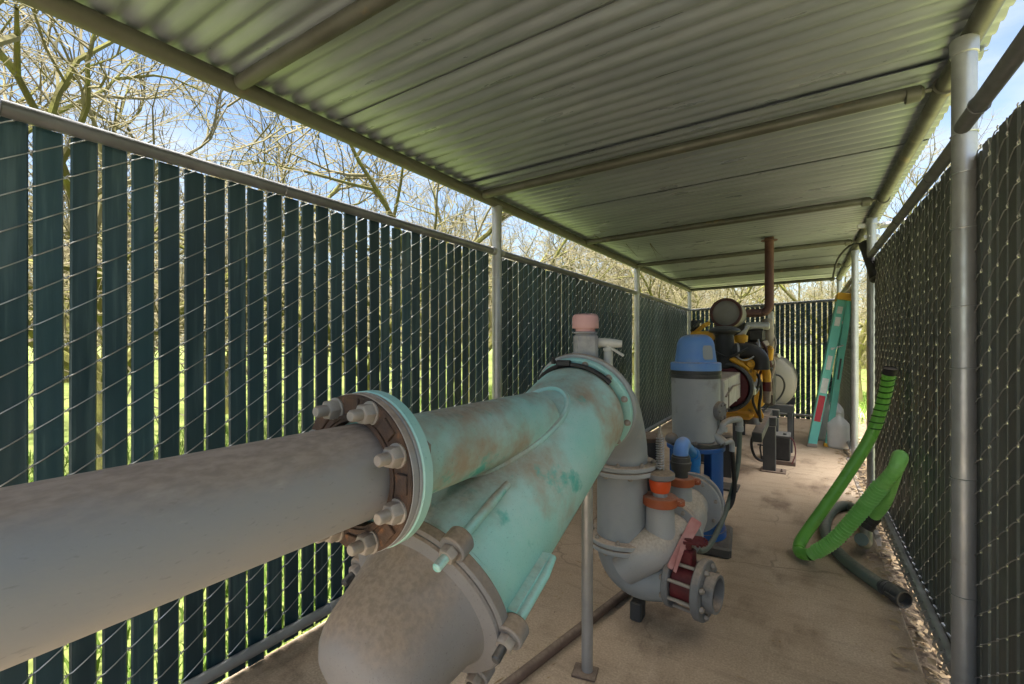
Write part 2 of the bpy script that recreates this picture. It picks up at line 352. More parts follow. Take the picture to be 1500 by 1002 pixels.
# grass blades near the fences
mb = MB(); rnd = random.Random(5)
def blade(x, y):
    h = rnd.uniform(.05, .15); w = rnd.uniform(.004, .008); a = rnd.uniform(0, 6.28); l = rnd.uniform(.01, .06)
    ca, sa = math.cos(a), math.sin(a)
    dx, dy = ca * w, sa * w
    mb.add([(x - dx, y - dy, -.07), (x + dx, y + dy, -.07), (x - sa * l * .4 + dx * .7, y + ca * l * .4 + dy * .7, -.07 + h * .6), (x - sa * l, y + ca * l, -.07 + h)], [(0, 1, 2), (0, 2, 3)])
for i in range(26000):
    u = rnd.random() ** 1.6
    blade(-1.84 - 5.5 * u, rnd.uniform(-1, 11))
for i in range(9000): blade(.9 + 4 * rnd.random() ** 1.5, rnd.uniform(2, 14))
for i in range(5000): blade(rnd.uniform(-4, 3), 8.8 + 4 * rnd.random() ** 1.4)
o = mb.build('grass', M['blade'], ang=0); o['kind'] = 'stuff'; tag(o, 'bright green grass growing outside the slatted fences', 'grass')

# ------------------------------------------------------------------ chain link fences with slats
PITCH = .0702; PV = .092
def fence(label, P0, P1, zt0, zt1, zb0, zb1, side, slat_mat, wire_side=1, seed=1, slat_w=.0608, rail_off=.03, railr=.0215, ext=(0, 0), bottom=True, looped=False, bothwires=True, zslat=None):
    """P0->P1 along the fence, side = unit vector towards the inside; rails stand on the inner face of the mesh"""
    rnd = random.Random(seed)
    P0 = V((*P0, 0)); P1 = V((*P1, 0)); L_ = (P1 - P0).length; d = (P1 - P0).normalized(); s = V((*side, 0))
    t = thing('chain_link_fence', label, 'fence', (P0 + P1) / 2, 'chain link fence panels with dark slats')
    n = int(L_ / PITCH)
    zt = lambda x: zt0 + (zt1 - zt0) * x / L_
    zb = lambda x: zb0 + (zb1 - zb0) * x / L_
    M0 = -s * rail_off
    sl = MB()
    for k in range(n):
        xc = (k + .5) * PITCH + rnd.uniform(-.0022, .0022); w = slat_w / 2 * rnd.uniform(.97, 1.02); th = .0052
        z1 = zt(xc) + rnd.uniform(-.022, -.004); z0 = (zb(xc) - .06 if zslat is None else zslat) + rnd.uniform(-.008, .008)
        lean = rnd.uniform(-.003, .003); off = rnd.uniform(-.001, .001); tw = rnd.uniform(-.05, .05); bow = rnd.uniform(-.0016, .0008); bx = rnd.uniform(-.002, .002)
        prof = [(-w, 0), (-w * .85, th), (-w * .3, th * .75), (0, th * 1.05), (w * .3, th * .75), (w * .85, th), (w, 0), (w * .85, -th), (-w * .85, -th)]
        vs = []
        for z, q in ((z0, 0), ((z0 + z1) / 2, .5), (z1, 1)):
            for a, b in prof:
                vs.append(P0 + d * (xc + a + lean * (q - .5) + (bx if q == .5 else 0)) + M0 + s * (b + off + a * tw + (bow if q == .5 else 0)) + V((0, 0, z)))
        m = len(prof); fs = []
        for i in range(2):
            for j in range(m): fs.append((i * m + j, i * m + (j + 1) % m, (i + 1) * m + (j + 1) % m, (i + 1) * m + j))
        fs.append(tuple(range(m - 1, -1, -1))); fs.append(tuple(2 * m + j for j in range(m)))
        sl.add(vs, fs)
    so_ = sl.build('slats', slat_mat, t, 30)
    nf = len(sl.f) // n; fa = so_.data.attributes.new('fade', 'FLOAT', 'FACE'); vals = []
    for k in range(n): vals += [rnd.choice((.78, .9, 1.0, 1.0, 1.1, 1.28)) * rnd.uniform(.94, 1.06)] * nf
    fa.data.foreach_set('value', vals)
    wr = MB(); r = .0019 if slat_mat is M['slat'] else .0016; kn = MB()
    for k in range(n):
        x0 = k * PITCH; x1 = x0 + PITCH; xc = x0 + PITCH / 2
        top = zt(xc) - .005; bot = zb(xc) - (.03 if not looped else -.01)
        base = bot + (0 if k % 2 == 0 else PV / 2)
        nc = int((top - base) / PV)
        pts = []
        for i in range(nc + 1):
            z = base + i * PV
            jz = rnd.uniform(-.003, .003)
            kc = P0 + d * x0 + M0 + V((0, 0, z + jz)); kn.tube([kc + s * .0050 - d * .003 - V((0, 0, .004)), kc + s * .0070 + V((0, 0, .001)), kc + s * .0050 + d * .003 + V((0, 0, .005))], .0018, 5)
            pts.append(P0 + d * x0 + M0 + s * .0022 + V((0, 0, z + jz)))
            if z + PV / 2 > top + .02: break
            pts.append(P0 + d * (x0 + PITCH * .18) + M0 + s * .0082 + V((0, 0, z + PV * .085)))
            pts.append(P0 + d * (xc) + M0 + s * .0092 + V((0, 0, z + PV * .245)))
            pts.append(P0 + d * (x1 - PITCH * .18) + M0 + s * .0082 + V((0, 0, z + PV * .405)))
            pts.append(P0 + d * x1 + M0 - s * .0022 + V((0, 0, z + PV / 2)))
            if i < nc:
                pts.append(P0 + d * (x1 - PITCH * .18) + M0 - s * .0075 + V((0, 0, z + PV * .58)))
                pts.append(P0 + d * (x0 + PITCH * .18) + M0 - s * .0075 + V((0, 0, z + PV * .92)))
        if len(pts) > 3: wr.tube(pts, r, 4, caps=False)
        # tip of the wire hooked over the top
        if k % 2 == 0:
            zz = zt(x1) - .012
            wr.tube([P0 + d * (x1) + M0 + s * .004 + V((0, 0, zz - .03)), P0 + d * (x1 + .004) + M0 + s * .008 + V((0, 0, zz - .008)), P0 + d * (x1 + .014) + M0 + s * .010 + V((0, 0, zz - .004))], r, 4, caps=False)
        if looped:
            zc = zb(xc)
            pts = []
            for i in range(9):
                a = R(-60 + 300 * i / 8)
                pts.append(P0 + d * (x0 + PITCH * i / 9) + s * (-(math.cos(a)) * (railr + .008)) * 1.0 + V((0, 0, zc + math.sin(a) * -(railr + .008))))
            kn.tube(pts, .0050, 6, caps=False)
    n0 = len(wr.f); wr.add(kn.v, kn.f); wr.build('wire_mesh', M['wire'] if slat_mat is M['slat'] else M['wire_dull'], t, 60, extra=(n0, M['wire_highlight']))
    a = MB(); a.tube([P0 - d * ext[0] + V((0, 0, zt0)), P1 + d * ext[1] + V((0, 0, zt1))], railr, 16)
    for q in range(1, int(L_ / .75) + 1):
        x = q * .75 - .3
        if x < L_ - .05:
            p = P0 + d * x + V((0, 0, zt(x))); a.tube(arc(p, s, (0, 0, 1), railr + .002, 0, 360, 12)[:-1], .0018, 4, closed=True)
    a.build('top_rail', M['rail'], t)
    if bottom:
        b = MB(); b.tube([P0 + V((0, 0, zb0)), P1 + V((0, 0, zb1))], railr * .92, 14)
        for q in range(1, int(L_ / .8) + 1):
            x = q * .8 - .25
            if x < L_ - .05:
                p = P0 + d * x + V((0, 0, zb(x))); b.tube(arc(p, s, (0, 0, 1), railr + .001, 0, 360, 12)[:-1], .0018, 4, closed=True)
        b.build('bottom_rail', M['galv'], t)
    return t

XL = -1.70; XR = .425
YL = [2.516, 5.517, 8.536]
ZTL = 1.787; ZBL = .074
LX = (1, 0); RX = (-1, 0)
fence('dark green slatted chain link panel on the left, beside the long gray pipe', (XL, -.903), (XL, YL[0] - .032), ZTL, ZTL, ZBL, ZBL, LX, M['slat'], seed=1)
fence('middle dark slatted chain link panel on the left, behind the pink capped vent', (XL, YL[0] + .032), (XL, YL[1] - .032), ZTL, ZTL, ZBL, ZBL, LX, M['slat'], seed=2)
fence('dark slatted chain link panel on the left nearest the far corner', (XL, YL[1] + .032), (XL, YL[2] - .032), ZTL, 1.755, ZBL, ZBL, LX, M['slat'], seed=3)
fence('slatted chain link panel closing the far end behind the engine and the cream tank', (XL + .035, 8.536), (XR - .015, 8.536), 1.755, 1.835, .06, .06, (0, -1), M['slat'], seed=4, slat_w=.056)
fence('slatted chain link panel at the right edge in front of the tall steel post', (.365, 2.03), (.365, -.9), 1.785, 1.785, .06, .06, RX, M['slat_back'], seed=5, ext=(-.31, 0), slat_w=.0605, rail_off=.080, railr=.0195)
fence('slatted chain link panel on the right that the green hose leans against', (.420, 4.36), (.420, 1.99), 1.845, 1.845, .125, .125, RX, M['slat_back'], seed=6, looped=True, slat_w=.0605)
fence('short slatted chain link panel behind the green ladder and white jugs', (.420, 8.50), (.420, 5.93), 1.84, 1.845, .08, .08, RX, M['slat_back'], seed=7, slat_w=.0605)

# ------------------------------------------------------------------ canopy
can = thing('metal_canopy', 'long corrugated metal canopy on steel posts over the pump equipment', 'canopy', (-.63, 3.5, 0))
HZL, HZR = 2.105, 2.158; PXR = .445
Y0, Y1 = -.95, 8.60
def zr(x): return HZL + (HZR - HZL) * (x - XL) / (PXR - XL)
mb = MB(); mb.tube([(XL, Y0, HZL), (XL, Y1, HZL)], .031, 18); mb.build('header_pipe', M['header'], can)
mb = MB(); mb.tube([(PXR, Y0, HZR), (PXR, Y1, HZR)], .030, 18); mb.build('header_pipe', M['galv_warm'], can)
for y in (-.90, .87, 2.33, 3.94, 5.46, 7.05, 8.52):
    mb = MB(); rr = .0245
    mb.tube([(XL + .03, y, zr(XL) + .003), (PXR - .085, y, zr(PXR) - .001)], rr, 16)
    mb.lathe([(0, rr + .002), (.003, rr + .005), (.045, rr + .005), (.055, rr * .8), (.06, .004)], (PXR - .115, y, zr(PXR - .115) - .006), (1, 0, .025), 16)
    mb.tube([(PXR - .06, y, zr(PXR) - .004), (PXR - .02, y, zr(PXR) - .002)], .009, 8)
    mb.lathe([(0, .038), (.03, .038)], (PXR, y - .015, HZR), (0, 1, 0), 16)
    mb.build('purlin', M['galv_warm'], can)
    for x in (-1.45, -1.0, -.55, -.1):
        mb = MB(); mb.lathe([(0, .004), (.012, .004), (.016, .001)], (x, y + .034, zr(x) + .036), (0, .1, -1), 8); mb.build('screw_tip', M['galv'], can)
WAVE = .0762; AMP = .0066
edges = [Y0 - .05, -.40, .43, 1.29, 2.17, 3.02, 3.88, 4.73, 5.59, 6.44, 7.30, 8.12, Y1 + .08]
for k in range(len(edges) - 1):
    mb = MB(); ya, yb = edges[k], edges[k + 1] + (.14 if k < len(edges) - 2 else 0)
    nsy = int((yb - ya) / (WAVE / 10)); xs = [XL - .035, -1.1, -.5, .1, .524]
    rj = random.Random(k); lift = rj.uniform(.0005, .0014)
    vs = []; fs = []
    for half in (0, 1):
        for j in range(nsy + 1):
            y = ya + (yb - ya) * j / nsy
            q = (y - ya) / (yb - ya)
            for x in xs:
                ph = 2 * PI * y / WAVE; z = zr(x) + .032 + AMP + AMP * (math.cos(ph) + .22 * math.cos(2 * ph)) + half * .0012 - .012 * math.exp(-(y - ya) / .10) * (0 if k == 0 else 1 if abs(ya - 2.17) < .01 else .16)
                z += .004 * q + lift * math.sin(q * PI) * math.sin((x + 1.7) * 2.2 + k)
                vs.append((x, y, z))
    m = len(xs); st = (nsy + 1) * m
    for j in range(nsy):
        for i in range(m - 1):
            a = j * m + i
            fs.append((a, a + m, a + m + 1, a + 1)); fs.append((st + a, st + a + 1, st + a + m + 1, st + a + m))
    for j in range(nsy):
        for i in (0, m - 1):
            a = j * m + i; fs.append((a, st + a, st + a + m, a + m) if i else (a, a + m, st + a + m, st + a))
    for i in range(m - 1):
        for j in (0, nsy):
            a = j * m + i; fs.append((a, a + 1, st + a + 1, st + a) if j == 0 else (a, st + a, st + a + 1, a + 1))
    mb.add(vs, fs); mb.build('roof_sheet', M['roof'], can, 60)
def post(x, y, ztop, r=.0302, ties=()):
    mb = MB(); mb.tube([(x, y, -.1), (x, y, ztop)], r, 22)
    o = mb.build('post', M['galv'], can)
    cb = MB()
    cb.lathe([(-.05, r + .0015), (-.048, r + .004), (-.004, r + .004), (0, r + .002)], (x, y, ztop), (0, 0, 1), 22)
    cb.build('post_cap', M['galv'], o)
    for z in ties:
        tw = MB(); tw.tube(arc((x, y, z), (1, 0, .06), (0, 1, 0), r + .0022, 0, 360, 18)[:-1], .0018, 5, closed=True); tw.build('tie_wire', M['wire'], o)
    return o
for y in [-.90] + YL: post(XL, y, HZL - .02, .031, (.3, .75, 1.2, 1.62, 1.8))
for x_, y in ((PXR, -.90), (.418, 1.955), (.43, 4.40), (.437, 5.85), (PXR, 8.54)): post(x_, y, HZR - .025, .0302, (.14, .42, .78, 1.12, 1.31, 1.55, 1.72, 1.84))
# rail ends where the rails meet the posts
for y in YL[:2]:
    for sgn in (-1, 1):
        for z in (ZTL, ZBL):
            mb = MB(); mb.lathe([(0, .026), (.03, .026), (.04, .018)], (XL, y + sgn * .030, z), (0, sgn, 0), 16); mb.build('rail_end', M['galv'], can)
    mb = MB(); mb.lathe([(0, .0345), (.028, .0345)], (XL, y, ZTL - .014), (0, 0, 1), 20); mb.build('rail_clamp', M['galv'], can)
# clamp and stub rod on the gate post
mb = MB()
mb.lathe([(0, .038), (.05, .038)], (PXR, 4.46, 2.06), (0, 0, 1), 18)
mb.box((PXR - .05, 4.42, 2.085), (.10, .02, .035), ch=.003); mb.bolt((PXR + .03, 4.43, 2.085), (1, -.3, 0), .011, .012, .02)
mb.build('gate_clamp', M['alu'], can); mb = MB()
mb.lathe([(0, .038), (.03, .038)], (PXR, 4.46, 1.98), (0, 0, 1), 18)
mb.box((PXR - .02, 4.40, 1.995), (.09, .012, .03), ch=.003); mb.bolt((PXR - .03, 4.395, 1.995), (0, -1, 0), .009, .01, .015)
mb.build('gate_clamp', M['alu'], can)
mb = MB(); mb.tube([(PXR + .03, 4.48, 2.08), (PXR + .40, 4.50, 2.14)], .017, 12); mb.lathe([(0, .022), (.07, .022)], (PXR + .03, 4.48, 2.08), (1, .05, .16), 14)
mb.build('brace_rod', M['rail'], can)

# ------------------------------------------------------------------ orchard trees
def tree_meshes(seed, dense=1.0, depth4=True):
    rnd = random.Random(seed); tr = MB(); cr = MB()
    def grow(p, d, L_, r, n, bend, upb):
        pts = [V(p)]; rs = [r]; d = V(d).normalized()
        for i in range(n):
            d = (d + V((rnd.gauss(0, bend), rnd.gauss(0, bend), rnd.gauss(0, bend) + upb))).normalized()
            pts.append(pts[-1] + d * L_ / n); rs.append(r * (1 - .90 * (i + 1) / n))
        return pts, rs
    def at(pts, t):
        x = t * (len(pts) - 1); i = min(int(x), len(pts) - 2); return pts[i].lerp(pts[i + 1], x - i), (pts[i + 1] - pts[i]).normalized()
    def side(d, ang):
        o = d.orthogonal().normalized(); o = Matrix.Rotation(rnd.uniform(0, 2 * PI), 3, d) @ o
        return (d * math.cos(ang) + o * math.sin(ang)).normalized()
    th = rnd.uniform(.75, 1.1)
    tp, trr = [V((0, 0, -.15)), V((0, 0, .1)), V((.03, .02, th * .6)), V((0, .03, th))], [.19, .15, .13, .14]
    tr.tube(tp, trr, 10)
    for a in range(5):
        az = a * 2 * PI / 5 + rnd.uniform(-.3, .3); el = rnd.uniform(.55, 1.0)
        pts, rs = grow((0, .03, th - .05), (math.cos(az) * math.cos(el), math.sin(az) * math.cos(el), math.sin(el)), rnd.uniform(3.6, 4.8), .072, 9, .13, .0)
        tr.tube(pts, rs, 7, caps=False)
        nb = int(13 * dense)
        for b in range(nb):
            t = .14 + .84 * (b + rnd.random() * .7) / nb
            p, d = at(pts, t)
            q, qr = grow(p, side(d, rnd.uniform(.6, 1.15)) + V((0, 0, -.05)), rnd.uniform(1.1, 2.1) * (1.2 - .5 * t), .029 * (1.15 - .6 * t), 6, .17, .03)
            (tr if rnd.random() < .5 else cr).tube(q, qr, 5, caps=False)
            nc = int(9 * dense)
            for c in range(nc):
                t2 = .12 + .86 * (c + rnd.random()) / nc
                p2, d2 = at(q, t2)
                w, wr = grow(p2, side(d2, rnd.uniform(.6, 1.2)), rnd.uniform(.45, .95), .0094, 4, .2, .04)
                cr.tube(w, wr, 3, caps=False)
                if depth4:
                    for e in range(int(8 * dense)):
                        p3, d3 = at(w, .15 + .83 * rnd.random())
                        x, xr = grow(p3, side(d3, rnd.uniform(.6, 1.2)), rnd.uniform(.14, .40), .0048, 2, .22, .05)
                        cr.tube(x, xr, 3, caps=False)
    return tr, cr
variants = []
for sd in (11, 23, 37, 51):
    tr, cr = tree_meshes(sd)
    t = thing('orchard_tree', 'x', 'tree', (0, 0, 0), 'bare orchard trees')
    tr.build('trunk', M['bark'], t, 50); cr.build('crown', M['twig'], t, 0)
    variants.append(t)
used = set()
def place_tree(x, y, label, group, s=1.0, vi=None, rz=None):
    i = random.randrange(4) if vi is None else vi
    rz = random.uniform(0, 6.28) if rz is None else rz
    src = variants[i]
    if i not in used: o = src; used.add(i)
    else:
        o = src.copy(); C.objects.link(o)
        for ch in src.children:
            c = ch.copy(); C.objects.link(c); c.parent = o
    o.location = (x, y, -.07); o.rotation_euler = (0, 0, rz); o.scale = (s, s, s)
    o['label'] = label; o['group'] = group
    return o
random.seed(21)
for k in range(11):
    place_tree(-5.4 + random.uniform(-.5, .5), -3.7 + k * 2.7, 'bare yellow-mossed orchard tree in the row just outside the left fence', 'orchard trees just outside the left fence', .92, k % 4)
for k in range(10):
    place_tree(-9.2 + random.uniform(-.5, .5), -6.5 + k * 3.6, 'bare orchard tree in the second row beyond the left fence', 'orchard trees in the second row beyond the left fence', 1.0)
for r_ in range(3, 8):
    for k in range(11):
        place_tree(-4.6 - 5 * (r_ - 1) + random.uniform(-.5, .5), -9 + k * 4.6 + (r_ % 2) * 2, 'bare twiggy tree far back in the orchard', 'far orchard trees', 1.05)
place_tree(-2.6, 12.2, 'bare mossy orchard tree rising behind the far fence left of the exhaust pipe', 'orchard trees behind the far fence', .9, 1)
place_tree(.9, 12.0, 'bare mossy orchard tree rising behind the far fence right of the exhaust pipe', 'orchard trees behind the far fence', .9, 2)
for r_ in range(1, 5):
    for k in range(7):
        place_tree(-9 + k * 5 + random.uniform(-.5, .5) + (r_ % 2) * 1.5, 12.5 + r_ * 5.0, 'bare twiggy tree far back beyond the end of the shelter', 'far orchard trees beyond the end fence', 1.05)
for k in range(4):
    place_tree(8.6 + random.uniform(-.4, .4), 6.0 + k * 4.8, 'bare orchard tree outside the right fence', 'orchard trees outside the right fence', 1.0)

# ------------------------------------------------------------------ the long gray inlet pipe
X0 = -.675; ZP = .968
pipe = thing('inlet_pipe', 'long dusty gray pipe running level from the left edge to a rusty bolted flange', 'pipe', (X0, 0, ZP))
mb = MB(); mb.lathe([(-1.5, .0855), (.536, .0855), (.560, .0855)], (X0, 0, ZP), (0, 1, 0), 64); mb.build('pipe', M['gray'], pipe)
mb = MB(); mb.ring((X0, .545, ZP), (0, 1, 0), .092, .139, .022, 64, .003)
mb.ring((X0, .541, ZP), (0, 1, 0), .097, .104, .006, 64, .001)
rnd = random.Random(9)
for k in range(8):                       # cast bosses between the bolts
    a = 2 * PI * (k + .5) / 8 + PI / 8
    mb.box((X0 + math.cos(a) * .121, .5435, ZP + math.sin(a) * .121), (.024, .006, .034), Matrix.Rotation(-a, 3, 'Y'), ch=.0015)
fl = mb.build('flange', M['rust'], pipe)
mb = MB(); mb.ring((X0, .551, ZP), (0, 1, 0), .134, .1403, .014, 64, .001); mb.build('rim', M['gray'], fl)
mb = MB(); mb.ring((X0, .567, ZP), (0, 1, 0), .10, .1405, .007, 64, .001); mb.build('gasket', M['graypaint'], fl)
for k in range(8):
    a = PI / 8 + k * PI / 4
    mb = MB(); p = V((X0 + math.cos(a) * .119, .545, ZP + math.sin(a) * .119))
    mb.lathe([(0, .021), (.003, .021)], p, (0, -1, 0), 20); mb.bolt(p + V((0, -.003, 0)), (0, -1, 0), .0185, .019, .021)
    mb.build('bolt', M['bolt'], pipe)

# ------------------------------------------------------------------ turquoise filter body
XB = -.690; AY, AZ_ = .90, .706
TI = R(21.1); BD = V((0, math.cos(TI), math.sin(TI))); BU = V((0, -math.sin(TI), math.cos(TI))); BX = V((1, 0, 0))
def bp(s, rad=0, ang=0):                 # a point along the barrel axis; ang from +X upwards
    return V((XB, AY, AZ_)) + BD * s + BX * (rad * math.cos(R(ang))) + BU * (rad * math.sin(R(ang)))
filt = thing('filter_housing', 'big tilted turquoise filter barrel with a side branch and a brown bowl end', 'pipe filter', bp(.3))
RB = .175
mb = MB()
prof = [(-.15, .183), (-.122, .183), (-.116, RB), (.66, RB)]
for i in range(1, 9):
    a = PI / 2 * i / 8; prof.append((.66 + .03 * math.sin(a), RB - .018 + .018 * math.cos(a)))
prof += [(.72, RB - .02)]
mb.lathe(prof, bp(0), BD, 72); mb.build('barrel', M['turq'], filt, 40)
mb = MB(); mb.lathe([(.60, .0835), (1.20, .0835)], (X0, 0, ZP), (0, 1, 0), 56)
mb.build('branch_pipe', M['turq'], filt)
# welded saddle where the branch meets the barrel
mb = MB(); pts = []
for k in range(64):
    a = 2 * PI * k / 64
    px, pz = X0 + .084 * math.cos(a), ZP + .084 * math.sin(a)
    off = math.sqrt(max(RB ** 2 - (px - XB) ** 2, 0)) / math.cos(TI)
    y = AY + (pz - AZ_ - off) / math.tan(TI)
    pts.append((px, min(y, 1.60), pz))
mb.tube(pts, .010, 8, closed=True); mb.build('weld_seam', M['turq'], filt)
mb = MB(); mb.ring((X0, .574, ZP), (0, 1, 0), .08, .1425, .024, 64, .0025)
tf = mb.build('branch_flange', M['turq_clean'], filt)
bolt_parts(tf, M['bolt'], (X0, .598, ZP), (0, 1, 0), .119, 8, .0165, PI / 8, .014)
mb = MB(); mb.disc(bp(.712), BD, .188, .022, 64)
ef = mb.build('end_flange', M['turq_clean'], filt)
bolt_parts(ef, M['bolt'], bp(.712), -BD, .176, 12, .0095, R(15), .011, .004, .012)
# bowl clamped on the near end
mb = MB(); mb.ring(bp(-.165), BD, .150, .198, .030, 64, .005); ring = mb.build('clamp_ring', M['bowl'], filt)
mb = MB()
prof = [(0, .190), (.006, .188), (.012, .160), (.03, .149), (.09, .136), (.14, .126), (.165, .118), (.187, .105), (.204, .086), (.213, .053), (.217, .02), (.2175, 0)]
mb.lathe(prof, bp(-.167), -BD, 72); mb.build('bowl', M['bowl'], filt, 40)
for a in (54, -6, 116, 176, -66, -124):
    mb = MB()
    e = BX * math.cos(R(a)) + BU * math.sin(R(a)); tq = BD.cross(e)
    c0 = bp(-.153, .207, a)
    mb.lathe([(-.008, .026), (-.005, .029), (.026, .029), (.03, .026)], c0 - BD * .004, BD, 24)
    mb.build('lug', M['bowl'], ring)
    rod = MB(); rod.tube([bp(-.178, .207, a), bp(.00, .207, a), bp(.05, .201, a)], [.0105, .0105, .009], 14)
    rod.box(bp(-.03, .186, a), (.012, .17, .026), Matrix((tq, BD, e)).transposed(), ch=.003)
    ro = rod.build('swing_bolt', M['turq'], filt)
    nt_ = MB(); nt_.lathe([(0, .024), (.003, .024)], bp(-.162, .207, a), -BD, 20); nt_.bolt(bp(-.166, .207, a), -BD, .0185, .018)
    nt_.build('nut', M['bolt'], ro)
    st = MB(); st.lathe([(0, .0095), (.026, .0095), (.029, .007)], bp(-.183, .207, a), -BD, 14); st.build('bolt_end', M['blacksteel'] if a != 54 else M['turq'], ro)

# ------------------------------------------------------------------ air vent on top of the barrel
VX, VY = -.686, 1.60
vent = thing('air_vent', 'mottled gray vent post with a faded pink cap standing on the turquoise barrel', 'air vent', (VX, VY, 1.09))
mb = MB(); mb.box((VX, VY, 1.145), (.086, .086, .175), rotz(.5), ch=.012); mb.lathe([(1.2315, .046), (1.237, .043), (1.240, .03)], (VX, VY, 0), (0, 0, 1), 28)
mb.build('body', M['mottled'], vent)
mb = MB(); mb.lathe([(1.234, .036), (1.252, .036)], (VX, VY, 0), (0, 0, 1), 28); mb.build('neck', M['pink'], vent)
mb = MB(); mb.lathe([(1.250, .036), (1.250, .0475), (1.2525, .0490), (1.290, .0478), (1.298, .045), (1.303, .038), (1.305, 0)], (VX, VY, 0), (0, 0, 1), 36); mb.build('cap', M['pink'], vent)
mb = MB()
for i, a in enumerate(range(32, 133, 4)):
    pass
pts = [bp(.690, RB + .002, a) for a in range(40, 142, 5)]
mb.tube(pts, .0085, 8, up=BD); mb.box(bp(.690, RB + .010, 98), (.05, .035, .022), rotz(.3), ch=.004); mb.bolt(bp(.682, RB + .02, 108), (0, -.3, 1), .010, .012, .01)
mb.build('saddle_clamp', M['black'], vent)
lv = thing('vent_valve', 'small white lever valve on a thin pipe beside the pink capped vent', 'valve', (VX + .075, VY + .02, 1.10))
mb = MB(); mb.lathe([(1.08, .017), (1.165, .017), (1.168, .020), (1.178, .020)], (VX + .072, VY + .045, 0), (0, 0, 1), 20); mb.build('pipe', M['white'], lv)
mb = MB(); mb.tube([(VX + .035, VY + .03, 1.197), (VX + .06, VY + .04, 1.197), (VX + .09, VY + .052, 1.195), (VX + .118, VY + .063, 1.193)], [.017, .0175, .0165, .013], 14)
mb.tube([(VX + .072, VY + .045, 1.17), (VX + .072, VY + .045, 1.2)], .012, 12); mb.build('body', M['white'], lv)
mb = MB(); mb.box((VX + .100, VY + .045, 1.168), (.070, .020, .007), Matrix.Rotation(R(33), 3, 'Y') @ rotz(.2), ch=.0015); mb.build('handle', M['white'], lv)

# ------------------------------------------------------------------ riser
RX_, RY_ = -.683, 2.0
rise = thing('riser_pipe', 'upright gray flanged pipe dropping from the turquoise barrel into a bottom elbow', 'pipe', (RX_, RY_, 0))
mb = MB(); mb.disc(bp(.737), BD, .196, .020, 64); gf = mb.build('top_flange', M['graypaint'], rise)
bolt_parts(gf, M['bolt'], bp(.757), BD, .176, 12, .0095, R(15), .010)
mb = MB()
pe = bp(.82); pts = [pe, pe + BD * .03]
ctrl = [bp(.82), bp(.90), V((RX_, RY_ - .02, .94)), V((RX_, RY_, .84)), V((RX_, RY_, .67))]
sp = smooth([bp(.755), bp(.80), V((RX_, RY_ - .19, .945)), V((RX_, RY_ - .07, .85)), V((RX_, RY_ - .01, .75)), V((RX_, RY_, .675))], 5)
rad = [.135 + (.109 - .135) * min(1, i / 17) for i in range(len(sp))]
mb.tube(sp, rad, 48); mb.build('top_elbow', M['gray_clean'], rise)
def flpair(z, rad, name='flange'):
    mb = MB()
    mb.disc((RX_, RY_, z + .002), (0, 0, 1), rad, .020, 48); mb.disc((RX_, RY_, z - .022), (0, 0, 1), rad, .020, 48)
    mb.disc((RX_, RY_, z - .003), (0, 0, 1), rad - .012, .006, 40, .001)
    o = mb.build(name, M['graypaint'], rise)
    bolt_parts(o, M['bolt'], (RX_, RY_, z + .022), (0, 0, 1), rad - .017, 8, .0105, .2, .010, .006); bolt_parts(o, M['bolt'], (RX_, RY_, z - .022), (0, 0, -1), rad - .017, 8, .0105, .2, .010)
flpair(.655, .150); flpair(.333, .150)
mb = MB(); mb.tube([(RX_, RY_, .645), (RX_, RY_, .343)], .1085, 48); mb.build('pipe', M['gray_clean'], rise)
mb = MB()
pts = [V((RX_, RY_, .323))] + arc((RX_ + .115, RY_, .29), (-1, 0, 0), (0, 0, -1), .115, 0, 90, 12) + [V((-.52, RY_, .185)), V((-.455, RY_, .205))]
rr = [.1085] + [.1085 - .030 * (i / 12) for i in range(13)] + [.077, .076]
mb.tube(pts, rr, 48); mb.build('bottom_elbow', M['gray_clean'], rise)
mb = MB(); mb.box((RX_ + .07, RY_, .04), (.05, .07, .08), ch=.006); mb.build('foot', M['blacksteel'], rise)

# butterfly valve at its end
bv = thing('butterfly_valve', 'dark red wafer valve with a faded red lever clamped between gray flanges', 'valve', (-.485, RY_, .175)); bv.rotation_euler.z = R(-10); bv.location.z = .212
cv = V((0, RY_, .175)); ax = V((1, 0, 0))
for x in (-.472, -.352):
    mb = MB(); mb.disc((x, RY_, .175), ax, .106 if x < -.4 else .117, .026 if x < -.4 else .032, 48, .004); o = mb.build('flange', M['gray_dark'], bv)
mb = MB(); mb.lathe([(-.446, .076), (-.440, .082), (-.360, .082), (-.352, .076)], cv, ax, 40); mb.box((-.399, RY_, .285), (.05, .055, .07), ch=.006); mb.build('wafer_body', M['darkred'], bv)
for k in range(8):
    mb = MB(); a = PI / 8 + k * PI / 4; p = V((-.49, RY_ + math.cos(a) * .094, .175 + math.sin(a) * .094))
    mb.lathe([(.008, .0075), (.186, .0075)], p, ax, 10); mb.bolt(p + V((.172, 0, 0)), ax, .0125, .010); mb.bolt(p + V((.018, 0, 0)), -ax, .0125, .008)
    mb.build('stud', M['bolt'], bv)
mb = MB(); mb.lathe([(-.318, .0), (-.318, .074), (-.284, .074), (-.280, .072), (-.280, .062), (-.315, .060), (-.316, .0)], cv, ax, 40)
mb.build('outlet_stub', M['gray_dark'], bv)
mb = MB(); mb.lathe([(-.314, 0), (-.3135, .0595)], cv, ax, 36); mb.build('outlet_bore_shade', M['black'], bv)  # black disc paints the shade inside the stub
mb = MB(); mb.lathe([(.31, .014), (.36, .014)], (-.399, RY_, 0), (0, 0, 1), 14)
mb.box((-.385, RY_ + .015, .353), (.085, .085, .007), rotz(.5), ch=.001)
for k in range(7):
    a = R(-50 + 18 * k); mb.box((-.385 + .052 * math.cos(a), RY_ + .015 + .052 * math.sin(a), .353), (.010, .008, .009), rotz(a))
